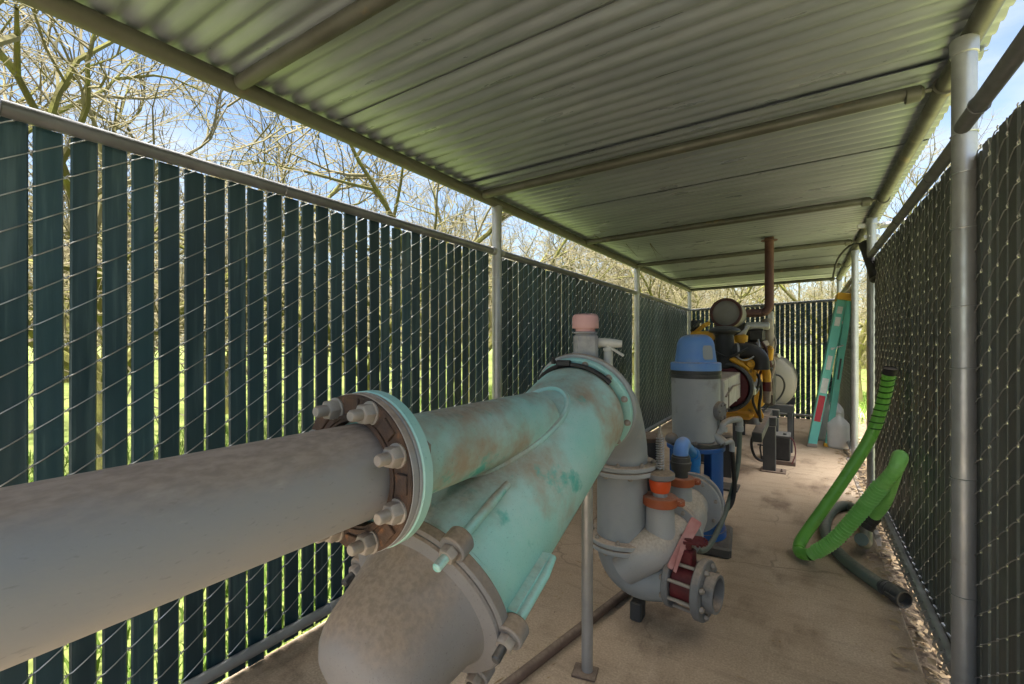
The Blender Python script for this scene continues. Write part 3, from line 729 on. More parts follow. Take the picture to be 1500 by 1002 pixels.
mb.build('notch_plate', M['darkred'], bv)
mb = MB()
a0, a1 = V((-.388, RY_ + .06, .425)), V((-.447, RY_ - .075, .255)); dl = (a1 - a0).normalized()
sx = dl.cross(V((.35, -.9, .2))).normalized(); nn = sx.cross(dl).normalized(); LL = (a1 - a0).length
mb.prism([(0, -.020), (.006, -.025), (LL * .55, -.022), (LL, -.014), (LL + .004, 0), (LL, .010), (LL * .55, .016), (.006, .022), (0, .016)], a0, dl, sx, nn, .010)
mb.build('lever', M['pinkred'], bv, bev=.002)
mb = MB(); b0 = V((-.405, RY_ - .02, .36)); b1 = V((-.425, RY_ - .085, .235)); d2 = (b1 - b0).normalized()
mb.prism([(0, -.010), (.13, -.007), (.13, .007), (0, .010)], b0, d2, sx, nn, .007); mb.build('trigger', M['pinkred'], bv, bev=.0015)

# ------------------------------------------------------------------ discharge line with check valves
DX, DZ = -.505, .345
dl_ = thing('discharge_line', 'dusty gray flanged pipe line running from the pump stand towards the upright riser', 'pipe', (DX, 2.3, 0))
mb = MB(); mb.tube(smooth([(DX, 2.165, DZ), (DX - .003, 2.10, DZ), (DX - .025, 2.00, DZ - .01), (DX - .075, 1.945, DZ - .045), (DX - .15, 1.93, DZ - .11)], 5), [.086 + .008 * min(1, i / 6) - .026 * max(0, (i - 8) / 12) for i in range(21)], 44); mb.build('valve_body', M['dustgray'], dl_)
mb = MB(); prof = [(2.19, .088), (2.22, .092), (2.27, .104), (2.34, .110), (2.42, .106), (2.50, .092), (2.56, .086), (2.88, .086)]
mb.lathe(prof, (DX, 0, DZ), (0, 1, 0), 48); mb.build('check_valve_body', M['dustgray'], dl_)
for y, rr in ((2.148, .128), (2.172, .128), (2.565, .148), (2.625, .152)):
    mb = MB(); mb.disc((DX, y, DZ), (0, 1, 0), rr, .022, 48, .003); o = mb.build('flange', M['graypaint'], dl_)
    bolt_parts(o, M['bolt'], (DX, y, DZ), (0, -1, 0), rr - .02, 8, .010, .3, .010, .004)
mb = MB(); mb.lathe([(.36, .066), (.42, .060), (.50, .057), (.53, .057)], (DX - .012, 2.0, 0), (0, 0, 1), 32)
mb.build('stub', M['graypaint'], dl_)
mb = MB(); mb.lathe([(.36, .060), (.43, .052), (.51, .050), (.525, .050)], (DX, 2.335, 0), (0, 0, 1), 32)
mb.build('stub', M['graypaint'], dl_)
mb = MB(); mb.box((DX, 2.40, .12), (.05, .10, .24), ch=.004); mb.box((DX, 2.40, .006), (.16, .16, .012), ch=.002); mb.build('support_foot', M['blacksteel'], dl_)
def coupling(x, y, z, r, ang):
    mb = MB(); mb.lathe([(-.019, r * .86), (-.019, r - .003), (-.016, r), (.016, r), (.019, r - .003), (.019, r * .86)], (x, y, z), (0, 0, 1), 36)
    for s in (0, PI):
        c = V((x + math.cos(ang + s) * (r + .010), y + math.sin(ang + s) * (r + .010), z)); mb.box(c, (.036, .034, .030), rotz(ang + s), ch=.007)
        t = V((-math.sin(ang + s), math.cos(ang + s), 0)); mb.bolt(c + t * -.017 + V((math.cos(ang + s), math.sin(ang + s), 0)) * .004, -t, .0085, .009, .006)
    return mb
o = coupling(DX - .012, 2.0, .53, .071, .15).build('grooved_coupling', M['rustorange'], dl_)
o = coupling(DX, 2.335, .53, .062, .35).build('grooved_coupling', M['rustorange'], dl_)
# pressure relief valve
rx, ry = DX - .012, 2.0
rv = thing('relief_valve', 'bright orange pressure relief valve with a tall open spring on the near coupling', 'valve', (rx, ry, .53))
mb = MB(); mb.lathe([(.53, .052), (.546, .050), (.548, .030), (.572, .030)], (rx, ry, 0), (0, 0, 1), 28); mb.build('neck', M['graypaint'], rv)
mb = MB(); mb.lathe([(.566, 0), (.566, .036), (.572, .039), (.590, .043), (.606, .045), (.612, .045), (.618, .043), (.618, 0)], (rx, ry, 0), (0, 0, 1), 36); mb.build('cup', M['orange'], rv)
mb = MB(); mb.lathe([(.620, 0), (.620, .050), (.628, .060), (.646, .060), (.652, .052), (.657, .02), (.657, 0)], (rx, ry, 0), (0, 0, 1), 36); mb.build('disc', M['white'] if False else M['bowl'], rv)
mb = MB(); pts = []
for i in range(14 * 13 + 1):
    a = 2 * PI * i / 14; pts.append((rx + .0155 * math.cos(a), ry + .0155 * math.sin(a), .66 + .135 * i / (14 * 13)))
mb.tube(pts, .0028, 6); mb.build('spring', M['galv'], rv)
mb = MB(); mb.lathe([(.655, .0045), (.845, .0045), (.846, 0)], (rx, ry, 0), (0, 0, 1), 10); mb.hexnut((rx, ry, .797), (0, 0, 1), .012, .014); mb.hexnut((rx, ry, .812), (0, 0, 1), .009, .012); mb.build('spindle', M['bolt'], rv)
# blue pvc elbow on the far coupling
ux, uy = DX, 2.335
pv = thing('blue_elbow_pipe', 'blue plastic elbow pipe with a gray union on the farther coupling', 'pipe', (ux, uy, .54))
mb = MB(); mb.lathe([(.53, .033), (.58, .033), (.582, .044), (.605, .046), (.612, .049), (.622, .049), (.624, .045), (.646, .044), (.648, .040), (.655, .040)], (ux, uy, 0), (0, 0, 1), 32); mb.build('union', M['darkhose'], pv)
q1 = V((ux, uy, .625)); q2 = V((-.512, 2.69, .595)); hd = V((q2.x - q1.x, q2.y - q1.y, 0)).normalized()
mb = MB(); mb.tube([q1 + V((0, 0, .015))] + arc(q1 + hd * .036 + V((0, 0, .036)), -hd, (0, 0, 1), .036, 0, 90, 8) + [q1 + hd * .07 + V((0, 0, .07))], .0345, 28); mb.build('near_elbow', M['blue'], pv)
mb = MB(); mb.tube([q1 + hd * .06 + V((0, 0, .071)), q2 - hd * .06 + V((0, 0, .007))], .0295, 24); mb.build('link_pipe', M['pvcblue'], pv)
mb = MB(); mb.tube([q2 - hd * .075 + V((0, 0, .008)), q2 - hd * .03] + arc(q2 - hd * .034 - V((0, 0, .034)), (0, 0, 1), hd, .034, 0, 90, 8) + [q2 - V((0, 0, .07))], .0345, 28); mb.build('far_elbow', M['pvcblue'], pv)
mb = MB(); mb.tube([q2 - V((0, 0, .05)), V((q2.x, q2.y, .40))], .030, 24); mb.build('down_pipe', M['pvcblue'], pv)

# ------------------------------------------------------------------ pole under the barrel and conduit on the floor
sp_ = thing('support_pole', 'thin gray pole standing under the turquoise barrel on a small plate', 'pole', (-.668, 1.575, 0))
mb = MB(); mb.tube([(-.668, 1.575, .008), (-.668, 1.575, .80)], .0205, 20); mb.build('pole', M['galv'], sp_)
mb = MB(); mb.box((-.672, 1.565, .004), (.085, .075, .008), rotz(.2), ch=.0015); mb.build('base_plate', M['brownpole'], sp_)
mb = MB(); mb.box((-.668, 1.575, .795), (.09, .07, .01)); mb.build('saddle', M['galv'], sp_)
mb = MB(); mb.tube([(-1.02, .52, .019), (-.90, 1.16, .019), (-.80, 1.68, .019), (-.69, 2.26, .019)], .0185, 14); tag(mb.build('floor_conduit', M['brownpole']), 'rusty brown pipe lying on the concrete floor under the barrel', 'pipe')

# ------------------------------------------------------------------ pump
PX, PY = -.556, 2.965
pump = thing('pump_motor', 'upright gray gearbox drum with a blue domed cap on a blue stand', 'pump', (PX, PY, 0))
mb = MB(); mb.lathe([(.612, .128), (.62, .134), (.64, .132), (.80, .1365), (.98, .1385), (.985, .1385)], (PX, PY, 0), (0, 0, 1), 48); mb.build('body', M['graypaint'], pump)
mb = MB(); mb.lathe([(.985, .137), (.986, .143), (1.004, .143), (1.006, .1395), (1.014, .1395), (1.016, .143), (1.030, .143), (1.031, .138)], (PX, PY, 0), (0, 0, 1), 48); mb.build('rim', M['blacksteel'], pump)
mb = MB(); mb.lathe([(1.031, .142), (1.034, .144), (1.073, .143), (1.078, .138), (1.082, .118)], (PX, PY, 0), (0, 0, 1), 48); mb.build('cap_ring', M['blue'], pump)
mb = MB()
prof = [(1.081, .119), (1.10, .116), (1.17, .107)]
for i in range(1, 10):
    a = PI / 2 * i / 9; prof.append((1.17 + .075 * math.sin(a), .042 + .065 * math.cos(a)))
prof.append((1.246, 0)); mb.lathe(prof, (PX, PY, 0), (0, 0, 1), 48)
dome = mb.build('dome_cap', M['blue'], pump)
mb = MB(); vs = []; fs = []
for i in range(7):
    z = 1.098 + .082 * i / 6; r0 = .1178 - .1 * (z - 1.10) * 1.25 + .0022 if z < 1.17 else .1085
    hw = R(17) * (1 if 0 < i < 6 else .75)
    for k in range(9):
        w_ = R(-42) - hw + 2 * hw * k / 8; vs.append((PX + r0 * math.cos(w_), PY + r0 * math.sin(w_), z))
for i in range(6):
    for k in range(8): fs.append((i * 9 + k, i * 9 + k + 1, i * 9 + k + 10, i * 9 + k + 9))
mb.add(vs, fs); mb.build('gray_patch', M['graypaint'], dome)  # plain gray patch laid over the blue dome
mb = MB(); mb.disc((PX, PY, .588), (0, 0, 1), .158, .024, 48); o = mb.build('base_flange', M['blacksteel'], pump); bolt_parts(o, M['bolt'], (PX, PY, .612), (0, 0, 1), .145, 8, .010, .2, .010, .004)
mb = MB(); mb.disc((PX, PY, .560), (0, 0, 1), .165, .026, 48)
for a in (R(-28), R(62), R(152), R(242)):
    n_ = 7; vs = []; hw = R(19)
    for z in (.24, .561):
        for r_ in (.160, .146):
            for i in range(n_): w_ = a - hw + 2 * hw * i / (n_ - 1); vs.append((PX + r_ * math.cos(w_), PY + r_ * math.sin(w_), z))
    fs = []
    for i in range(n_ - 1):
        fs += [(i, i + 1, 2 * n_ + i + 1, 2 * n_ + i), (n_ + i + 1, n_ + i, 3 * n_ + i, 3 * n_ + i + 1)]
    fs += [(0, 2 * n_, 3 * n_, n_), (n_ - 1, 2 * n_ - 1, 4 * n_ - 1, 3 * n_ - 1)]
    mb.add(vs, fs)
mb.lathe([(.10, .161), (.262, .161), (.262, .147), (.10, .147)], (PX, PY, 0), (0, 0, 1), 48, closed=True)
mb.lathe([(.05, .17), (.10, .17), (.10, .05), (.05, .05)], (PX, PY, 0), (0, 0, 1), 48, closed=True)
mb.build('stand', M['bluepaint'], pump)
mb = MB(); mb.lathe([(.10, .028), (.56, .028)], (PX, PY, 0), (0, 0, 1), 18); mb.lathe([(.12, .062), (.24, .058), (.25, .03)], (PX, PY, 0), (0, 0, 1), 24); mb.build('shaft', M['blacksteel'], pump)
mb = MB(); mb.box((PX, PY, .030), (.40, .38, .06), rotz(.1), ch=.012); mb.build('base_plate', M['blacksteel'], pump)
mb = MB(); mb.lathe([(0, .03), (.05, .032), (.065, .028), (.075, .015), (.077, 0)], (PX - .10, PY - .145, .635), (0, -.9, .1), 20); mb.tube([(PX - .10, PY - .08, .64), (PX - .10, PY - .145, .635)], .012, 10); mb.build('oil_cap', M['bowl'], pump)
mb = MB(); mb.lathe([(0, .055), (.025, .055), (.03, .05), (.034, 0)], (PX + .128, PY - .03, .80), (.95, -.3, 0), 24); mb.bolts((PX + .158, PY - .04, .80), (.95, -.3, 0), .04, 6, .008, 0, .008); mb.build('inspection_cover', M['bowl'], pump)
# right angle drive housing and guard
gd = thing('driveshaft_guard', 'dusty white sheet metal guard box between the blue capped pump and the engine', 'guard', (-.55, 3.5, .86))
mb = MB(); mb.box((-.56, 3.56, .868), (.285, .86, .198), ch=.006); mb.box((-.56, 3.32, .868), (.29, .012, .203), ch=.002); mb.box((-.56, 3.74, .868), (.29, .012, .203), ch=.002); mb.build('cover', M['guard'], gd)
mb = MB(); mb.box((-.414, 3.30, .835), (.006, .012, .14)); mb.tube([(-.412, 3.16, .86), (-.409, 3.46, .90), (-.409, 3.86, .885)], .006, 6); mb.build('strap', M['wrap'], gd)
# small fittings and hoses on the pump
ft = thing('drain_fittings', 'gray elbow fittings with two hoses on the right side of the pump body', 'pipe fittings', (-.40, 3.0, .68))
mb = MB()
mb.tube(smooth([(-.44, 2.93, .655), (-.405, 2.93, .69), (-.398, 2.94, .725), (-.37, 3.0, .738), (-.345, 3.08, .735)], 4), .018, 14)
mb.tube(smooth([(-.345, 3.08, .735), (-.332, 3.12, .728), (-.331, 3.13, .69), (-.333, 3.13, .655)], 4), .019, 14)
mb.lathe([(0, .025), (.03, .025)], (-.40, 2.935, .68), (0, 0, 1), 16); mb.lathe([(0, .023), (.03, .023)], (-.333, 3.13, .658), (0, 0, 1), 16)
mb.tube([(-.45, 2.93, .66), (-.395, 2.93, .615)], .028, 14); mb.tube(smooth([(-.395, 2.93, .615), (-.365, 2.96, .625), (-.357, 2.98, .60), (-.357, 2.98, .56)], 4), .016, 12)
mb.build('elbows', M['graypaint'], ft)
mb = MB(); mb.tube(smooth([(-.334, 3.13, .66), (-.336, 3.14, .56), (-.345, 3.11, .42), (-.372, 3.0, .27), (-.40, 2.84, .17), (-.425, 2.66, .12), (-.445, 2.50, .14), (-.455, 2.40, .22)], 6), .0145, 12); mb.build('gray_hose', M['sagehose'], ft)
mb = MB(); mb.tube(smooth([(-.357, 2.98, .575), (-.352, 3.0, .47), (-.348, 3.01, .34), (-.362, 2.98, .25), (-.40, 2.93, .215), (-.43, 2.88, .25)], 6), .0125, 10); mb.build('black_hose', M['black'], ft)
# dark tubs behind the riser
for x, y, r_, lab in ((-1.12, 3.15, .115, 'dark dusty tub half hidden behind the riser, the farther left of two'), (-.90, 3.05, .115, 'dark dusty tub half hidden behind the riser, beside the pump')):
    tb = thing('tub', lab, 'tub', (x, y, 0), 'dark tubs behind the riser')
    mb = MB(); mb.lathe([(0, r_ * .9), (.56, r_)], (x, y, 0), (0, 0, 1), 32); mb.build('shell', M['blacksteel'], tb)
    mb = MB(); mb.lathe([(.56, r_ + .008), (.585, r_ + .008), (.592, r_ - .01), (.594, 0)], (x, y, 0), (0, 0, 1), 32); mb.build('lid', M['brownpole'], tb)

# ------------------------------------------------------------------ engine
EX, EY = -.52, 4.0
en = thing('engine', 'yellow diesel engine with a dark red clutch housing and a tall exhaust', 'engine', (EX, 4.6, .5))
mb = MB(); mb.lathe([(0, .155), (.004, .160), (.05, .165), (.10, .17)], (EX, EY - .02, .846), (0, 1, 0), 48); mb.lathe([(-.03, .05), (0, .09)], (EX, EY - .02, .846), (0, 1, 0), 24); mb.build('clutch_housing', M['darkred'], en)
mb = MB(); mb.ring((EX, EY - .04, .846), (0, 1, 0), .172, .194, .07, 56, .008); mb.lathe([(.05, .185), (.14, .19), (.30, .18)], (EX, EY - .02, .846), (0, 1, 0), 48); fw = mb.build('flywheel_rim', M['blacksteel'], en)
mb = MB()
mb.box((EX, 4.75, .80), (.40, .95, .40), ch=.03); mb.box((EX, 4.75, .595), (.32, .86, .10), ch=.03)
mb.box((EX + .21, 4.7, .72), (.05, .7, .12), ch=.015); mb.box((EX + .02, 4.33, .98), (.34, .06, .20), ch=.02)
mb.build('block', M['yellow'], en)
mb = MB(); mb.box((EX - .03, 4.78, 1.07), (.34, .86, .16), ch=.02)
for k in range(6): mb.box((EX + .15, 4.45 + .14 * k, 1.07), (.05, .05, .12), ch=.01)
mb.build('cylinder_head', M['enginedark'], en)
mb = MB(); mb.box((EX - .10, 4.78, 1.20), (.22, .84, .11), ch=.03); mb.lathe([(0, .035), (.04, .035), (.05, .03), (.052, 0)], (EX - .12, 4.5, 1.255), (0, 0, 1), 16); mb.build('rocker_cover', M['yellow'], en)
# air cleaner and pre-cleaner
acx, acy, acz = -.577, 4.40, 1.452
mb = MB(); mb.lathe([(.0, 0), (.004, .06), (.012, .092), (.020, .112)], (acx, acy, acz), (0, 1, 0), 40); mb.lathe([(.02, .123), (.42, .123), (.43, .118), (.44, .06), (.50, .05)], (acx, acy, acz), (0, 1, 0), 40); mb.build('air_cleaner', M['canister'], en)
mb = MB(); mb.ring((acx, acy - .004, acz), (0, 1, 0), .108, .131, .035, 40, .006); mb.build('air_cleaner_band', M['exhaust'], en)
icx, icy = -.538, 4.03
mb = MB(); mb.lathe([(1.255, .066), (1.272, .085), (1.278, .110), (1.290, .118), (1.302, .112), (1.316, .085), (1.325, .05), (1.328, 0)], (icx, icy, 0), (0, 0, 1), 40); pc = mb.build('precleaner_cap', M['darkhose'], en)
mb = MB(); mb.lathe([(.99, .060), (1.00, .072), (1.12, .073), (1.20, .070), (1.26, .068)], (icx, icy, 0), (0, 0, 1), 36); mb.build('intake_stack', M['black'], en)
mb = MB()
pts = [V((icx + .03, icy + .02, 1.128))] + [V((icx + .12, icy + .05, 1.128))] + arc((icx + .155, icy + .06, 1.03), (0, 0, 1), (1, .15, 0), .098, 0, 90, 10) + [V((icx + .2535, icy + .075, .985))]
mb.tube(pts, .062, 30); hz = mb.build('intake_hose', M['black'], en)
mb = MB(); mb.lathe([(0, .0645), (.014, .0645)], (icx + .082, icy + .036, 1.128), (1, .28, 0), 28); mb.build('hose_clamp', M['alu'], hz)
mb = MB(); mb.box((icx - .12, icy + .25, 1.12), (.20, .22, .28), ch=.03); mb.build('intake_box', M['black'], en)
# yellow castings and small bits round the front
mb = MB(); mb.lathe([(0, .045), (.03, .05), (.05, .05), (.06, .03)], (-.43, 4.15, 1.20), (0, 0, 1), 24); mb.lathe([(0, .03), (.05, .028)], (-.43, 4.15, 1.15), (0, 0, 1), 20); mb.build('filler_housing', M['yellow'], en)
mb = MB(); mb.box((-.43, 4.19, 1.275), (.10, .02, .02), Matrix.Rotation(R(-40), 3, 'Y'), ch=.004); mb.box((-.40, 4.20, 1.30), (.03, .03, .09), Matrix.Rotation(R(25), 3, 'Y'), ch=.006); mb.box((-.45, 4.20, 1.25), (.03, .03, .07), Matrix.Rotation(R(45), 3, 'Y'), ch=.006); mb.build('bracket', M['alu'], en)
mb = MB(); mb.box((-.74, 4.15, 1.26), (.15, .05, .06), ch=.012); mb.tube([(-.80, 4.2, 1.27), (-.72, 4.2, 1.34), (-.70, 4.3, 1.36)], .018, 10); mb.lathe([(0, .04), (.06, .04)], (-.66, 4.12, 1.24), (0, -1, 0), 18); mb.build('lifting_eye', M['yellow'], en)
mb = MB(); mb.lathe([(0, .035), (.10, .035), (.11, .02)], (-.80, 4.25, 1.28), (0, 0, 1), 16); mb.tube([(-.82, 4.2, 1.3), (-.78, 4.1, 1.33), (-.74, 4.2, 1.38)], .012, 8); mb.build('breather', M['black'], en)
mb = MB()
mb.tube([(-.49, 3.99, 1.075), (-.40, 4.0, 1.02)], [.024, .018], 10); mb.tube([(-.40, 4.0, 1.02), (-.36, 4.01, .985)], .012, 8)
mb.lathe([(0, .052), (.03, .054), (.045, .04), (.06, .024), (.09, .022)], (-.365, 4.10, 1.03), (.15, -1, 0), 22); mb.lathe([(0, .042), (.05, .044), (.06, .02)], (-.395, 4.12, .965), (.2, -1, 0), 18)
mb.box((-.45, 4.08, 1.01), (.12, .06, .05), Matrix.Rotation(R(35), 3, 'Y'), ch=.008); mb.box((-.37, 4.14, .93), (.10, .08, .10), ch=.012)
mb.build('water_pump', M['yellow'], en)
mb = MB()
mb.tube(smooth([(-.33, 4.28, .99), (-.29, 4.30, 1.0), (-.262, 4.31, .96), (-.258, 4.31, .90), (-.258, 4.31, .86)], 5), [.030] * 21, 16); mb.build('coolant_pipe', M['yellow'], en)
mb = MB(); mb.lathe([(.80, .036), (.875, .037)], (-.258, 4.31, 0), (0, 0, 1), 18); mb.build('hose_sleeve', M['darkred'], en)
mb = MB(); mb.lathe([(.70, .020), (.71, .028), (.80, .030)], (-.258, 4.31, 0), (0, 0, 1), 18); mb.build('lower_pipe', M['wrap'], en)
mb = MB(); mb.box((-.375, 4.16, .90), (.045, .03, .15), ch=.006); mb.lathe([(0, .045), (.02, .045), (.03, .03), (.05, .028)], (-.34, 4.16, .87), (.1, -1, .2), 20); mb.box((-.33, 4.17, .82), (.05, .04, .05), Matrix.Rotation(R(30), 3, 'Y'), ch=.006); mb.build('alternator', M['alu'], en)
mb = MB(); mb.box((-.345, 4.24, .775), (.05, .05, .14), Matrix.Rotation(R(38), 3, 'Y'), ch=.008); mb.tube([(-.45, 4.2, .70), (-.38, 4.2, .745), (-.31, 4.24, .80)], .02, 10); mb.build('engine_arm', M['yellow'], en)
mb = MB(); mb.prism([(-.085, 0), (.085, 0), (.085, .025), (.016, .19), (-.016, .19), (-.085, .025)], (-.375, 4.46, .555), (1, 0, 0), (0, 0, 1), (0, 1, 0), .02)
mb.prism([(-.05, 0), (.05, 0), (.01, .15), (-.01, .15)], (-.375, 4.50, .558), (0, 1, 0), (0, 0, 1), (1, 0, 0), .018); mb.build('mounting_foot', M['yellow'], en, bev=.002)
mb = MB(); mb.lathe([(.50, .055), (.52, .058), (.55, .05), (.557, .03)], (-.375, 4.47, 0), (0, 0, 1), 20); mb.build('rubber_mount', M['bowl'], en)
mb = MB(); mb.tube(smooth([(-.30, 4.2, .90), (-.29, 4.18, .80), (-.305, 4.2, .68), (-.30, 4.3, .55)], 5), .012, 8); mb.build('wiring', M['black'], en)
# exhaust
mb = MB(); mb.lathe([(0, .030), (.006, .036), (.19, .036), (.20, .02)], (-.46, 4.75, 1.345), (.95, .2, 0), 24); mb.build('turbocharger', M['alu'], en)
mb = MB(); mb.box((-.37, 4.85, 1.26), (.14, .25, .12), ch=.02); mb.box((-.37, 4.85, 1.16), (.15, .28, .05), ch=.01); mb.build('manifold', M['enginedark'], en)
ex_, ey_ = -.276, 4.95
mb = MB(); mb.tube(smooth([(ex_ - .005, ey_ - .06, 1.05), (ex_ - .005, ey_ - .06, 1.15), (ex_ - .003, ey_ - .06, 1.28), (ex_ - .01, ey_ - .06, 1.36), (ex_ - .015, ey_ - .05, 1.405)], 5), [.042, .043, .046, .05, .052, .05, .047, .05, .053, .05, .046, .046, .05, .05, .046, .045, .046, .047, .046, .045, .045], 22); mb.build('exhaust_wrap', M['wrap'], en)
mb = MB()
zt_ = 1.475
pts = [V((ex_ - .33, ey_ - .10, zt_ - .01)), V((ex_ - .20, ey_ - .06, zt_ - .005))] + arc((ex_ - .075, ey_, zt_ + .075), (0, 0, -1), (1, 0, 0), .075, 0, 90, 10) + [V((ex_, ey_, 1.8)), V((ex_, ey_, 2.75))]
mb.tube(pts, .0385, 28); mb.build('exhaust_pipe', M['exhaust'], en)
mb = MB(); mb.ring((ex_, ey_, 2.146), (0, 0, 1), .0395, .070, .004, 28, .001); mb.build('roof_collar', M['exhaust'], en)
mb = MB(); mb.lathe([(0, .018), (.08, .018)], (ex_ + .03, ey_ - .10, 1.08), (.6, -.6, 0), 12); mb.box((ex_ + .0, ey_ - .1, 1.03), (.09, .06, .07), ch=.01); mb.lathe([(0, .03), (.03, .03)], (ex_ + .06, ey_ - .1, 1.06), (0, -1, 0), 14); mb.build('control_panel_bits', M['alu'], en)
mb = MB(); mb.box((ex_ + .005, ey_ + .1, 1.24), (.05, .04, .50), ch=.005); mb.build('radiator_frame', M['alu'], en)
mb = MB(); mb.box((EX, 5.30, .98), (.56, .14, .82), ch=.02); mb.build('radiator', M['enginedark'], en)
rnd = random.Random(31)
def eline(name, mat, pts, r): mb = MB(); mb.tube(smooth(pts, 5), r, 10); mb.build(name, mat, en)
eline('fuel_line', M['black'], [(-.66, 4.02, 1.09), (-.60, 3.96, 1.12), (-.50, 3.95, 1.08), (-.42, 3.98, 1.12), (-.36, 4.06, 1.16)], .009)
eline('fuel_line', M['alu'], [(-.46, 4.0, 1.10), (-.40, 3.98, 1.06), (-.34, 4.03, 1.08), (-.30, 4.12, 1.14), (-.31, 4.2, 1.22)], .006)
eline('oil_line', M['exhaust'], [(-.30, 4.4, 1.20), (-.26, 4.36, 1.12), (-.27, 4.34, 1.02), (-.31, 4.30, .93), (-.30, 4.26, .83)], .010)
eline('oil_line', M['black'], [(-.34, 4.16, .97), (-.30, 4.12, .92), (-.31, 4.10, .84), (-.345, 4.12, .76), (-.33, 4.2, .66), (-.30, 4.35, .56)], .010)
eline('coolant_hose', M['black'], [(-.62, 4.12, 1.14), (-.58, 4.06, 1.09), (-.50, 4.06, 1.07), (-.45, 4.10, 1.10)], .022)
eline('wire_loom', M['wrap'], [(-.26, 4.9, 1.30), (-.22, 4.86, 1.20), (-.235, 4.8, 1.08), (-.22, 4.7, .98), (-.245, 4.62, .86), (-.24, 4.6, .74)], .009)
for x, y, z, sx_, sy_, sz_, m in ((-.34, 4.30, 1.16, .07, .06, .06, 'enginedark'), (-.29, 4.40, 1.10, .05, .08, .07, 'alu'), (-.30, 4.55, 1.18, .06, .10, .05, 'wrap'), (-.27, 4.62, 1.02, .05, .07, .08, 'exhaust'), (-.40, 4.05, .90, .05, .04, .06, 'enginedark'), (-.285, 4.46, .95, .05, .06, .05, 'yellow'), (-.26, 4.75, .92, .05, .08, .10, 'enginedark'), (-.27, 4.84, 1.08, .06, .06, .06, 'alu')):
    mb = MB(); mb.box((x, y, z), (sx_, sy_, sz_), Matrix.Rotation(rnd.uniform(-.6, .6), 3, 'Y') @ rotz(rnd.uniform(-.5, .5)), ch=.008); mb.bolt((x, y - sy_ / 2, z), (.3, -1, 0), .013, .016, .01); mb.build('engine_bracket', M[m], en)
for x, y, z, r_, l_, m in ((-.305, 4.22, 1.09, .032, .09, 'white'), (-.255, 4.52, 1.10, .030, .11, 'yellow'), (-.345, 4.06, .82, .028, .06, 'alu')):
    mb = MB(); mb.lathe([(0, r_ * .7), (.006, r_), (l_ - .01, r_), (l_, r_ * .6), (l_ + .012, r_ * .5)], (x, y, z - l_ / 2), (.1, -.1, 1), 20); mb.build('oil_filter', M[m], en)
# engine frame
sf = thing('engine_stand', 'black steel stand of beams and posts carrying the yellow engine', 'stand', (EX, 4.9, 0))
for x in (-.31, -.80):
    mb = MB(); mb.box((x, 4.80, .462), (.07, 1.5, .075), ch=.006); mb.build('rail', M['blacksteel'], sf)
for y in (4.96, 5.5):
    mb = MB(); mb.box((-.545, y, .463), (.66, .085, .085), ch=.006); mb.build('cross_beam', M['blacksteel'], sf)
for x, y in ((-.275, 4.955), (-.82, 4.955), (-.275, 5.5), (-.82, 5.5), (-.82, 4.15), (-.33, 4.15)):
    if y < 4.5: continue
    mb = MB(); mb.box((x, y, .212), (.105, .09, .415), ch=.005); o = mb.build('leg', M['blacksteel'], sf)
    mb = MB(); mb.box((x + .03, y, .005), (.21, .17, .01), ch=.002); mb.bolt((x + .10, y - .04, .01), (0, 0, 1), .012, .012, .015); mb.build('foot_plate', M['brownpole'], o)
mb = MB(); mb.box((-.55, 4.18, .26), (.10, .10, .33), ch=.005); mb.box((-.55, 4.18, .008), (.2, .2, .016), ch=.002); mb.build('leg', M['blacksteel'], sf)
# fuel tank
tk = thing('fuel_tank', 'round cream coloured fuel tank lying on a black frame behind the engine', 'tank', (-.36, 6.2, .75))
mb = MB(); prof = [(5.90, 0)]
for i in range(1, 9):
    a = PI / 2 * i / 8; prof.append((5.98 - .08 * math.cos(a), .302 * math.sin(a)))
prof += [(6.9, .302), (6.96, .2), (6.98, 0)]
mb.lathe(prof, (-.372, 0, .745), (0, 1, 0), 56); mb.build('shell', M['tank'], tk)
mb = MB(); mb.ring((-.372, 5.985, .745), (0, 1, 0), .300, .306, .02, 56, .002); mb.build('seam_band', M['tank'], tk)
mb = MB(); mb.box((-.40, 5.86, .475), (.62, .07, .085), ch=.006); mb.box((-.40, 6.7, .475), (.62, .07, .085), ch=.006)
for x in (-.13, -.67):
    mb.box((x, 6.28, .41), (.05, .9, .05), ch=.004)
    for y in (5.88, 6.68): mb.box((x, y, .195), (.05, .05, .39), ch=.004)
mb.build('cradle', M['blacksteel'], tk)
mb = MB(); mb.tube(smooth([(-.315, 5.3, .885), (-.20, 5.32, .86), (-.165, 5.36, .76), (-.21, 5.36, .64), (-.31, 5.3, .55), (-.36, 5.2, .50)], 6), .009, 8); tag(mb.build('fuel_hose', M['black']), 'thin black hose curving in front of the cream tank', 'hose')
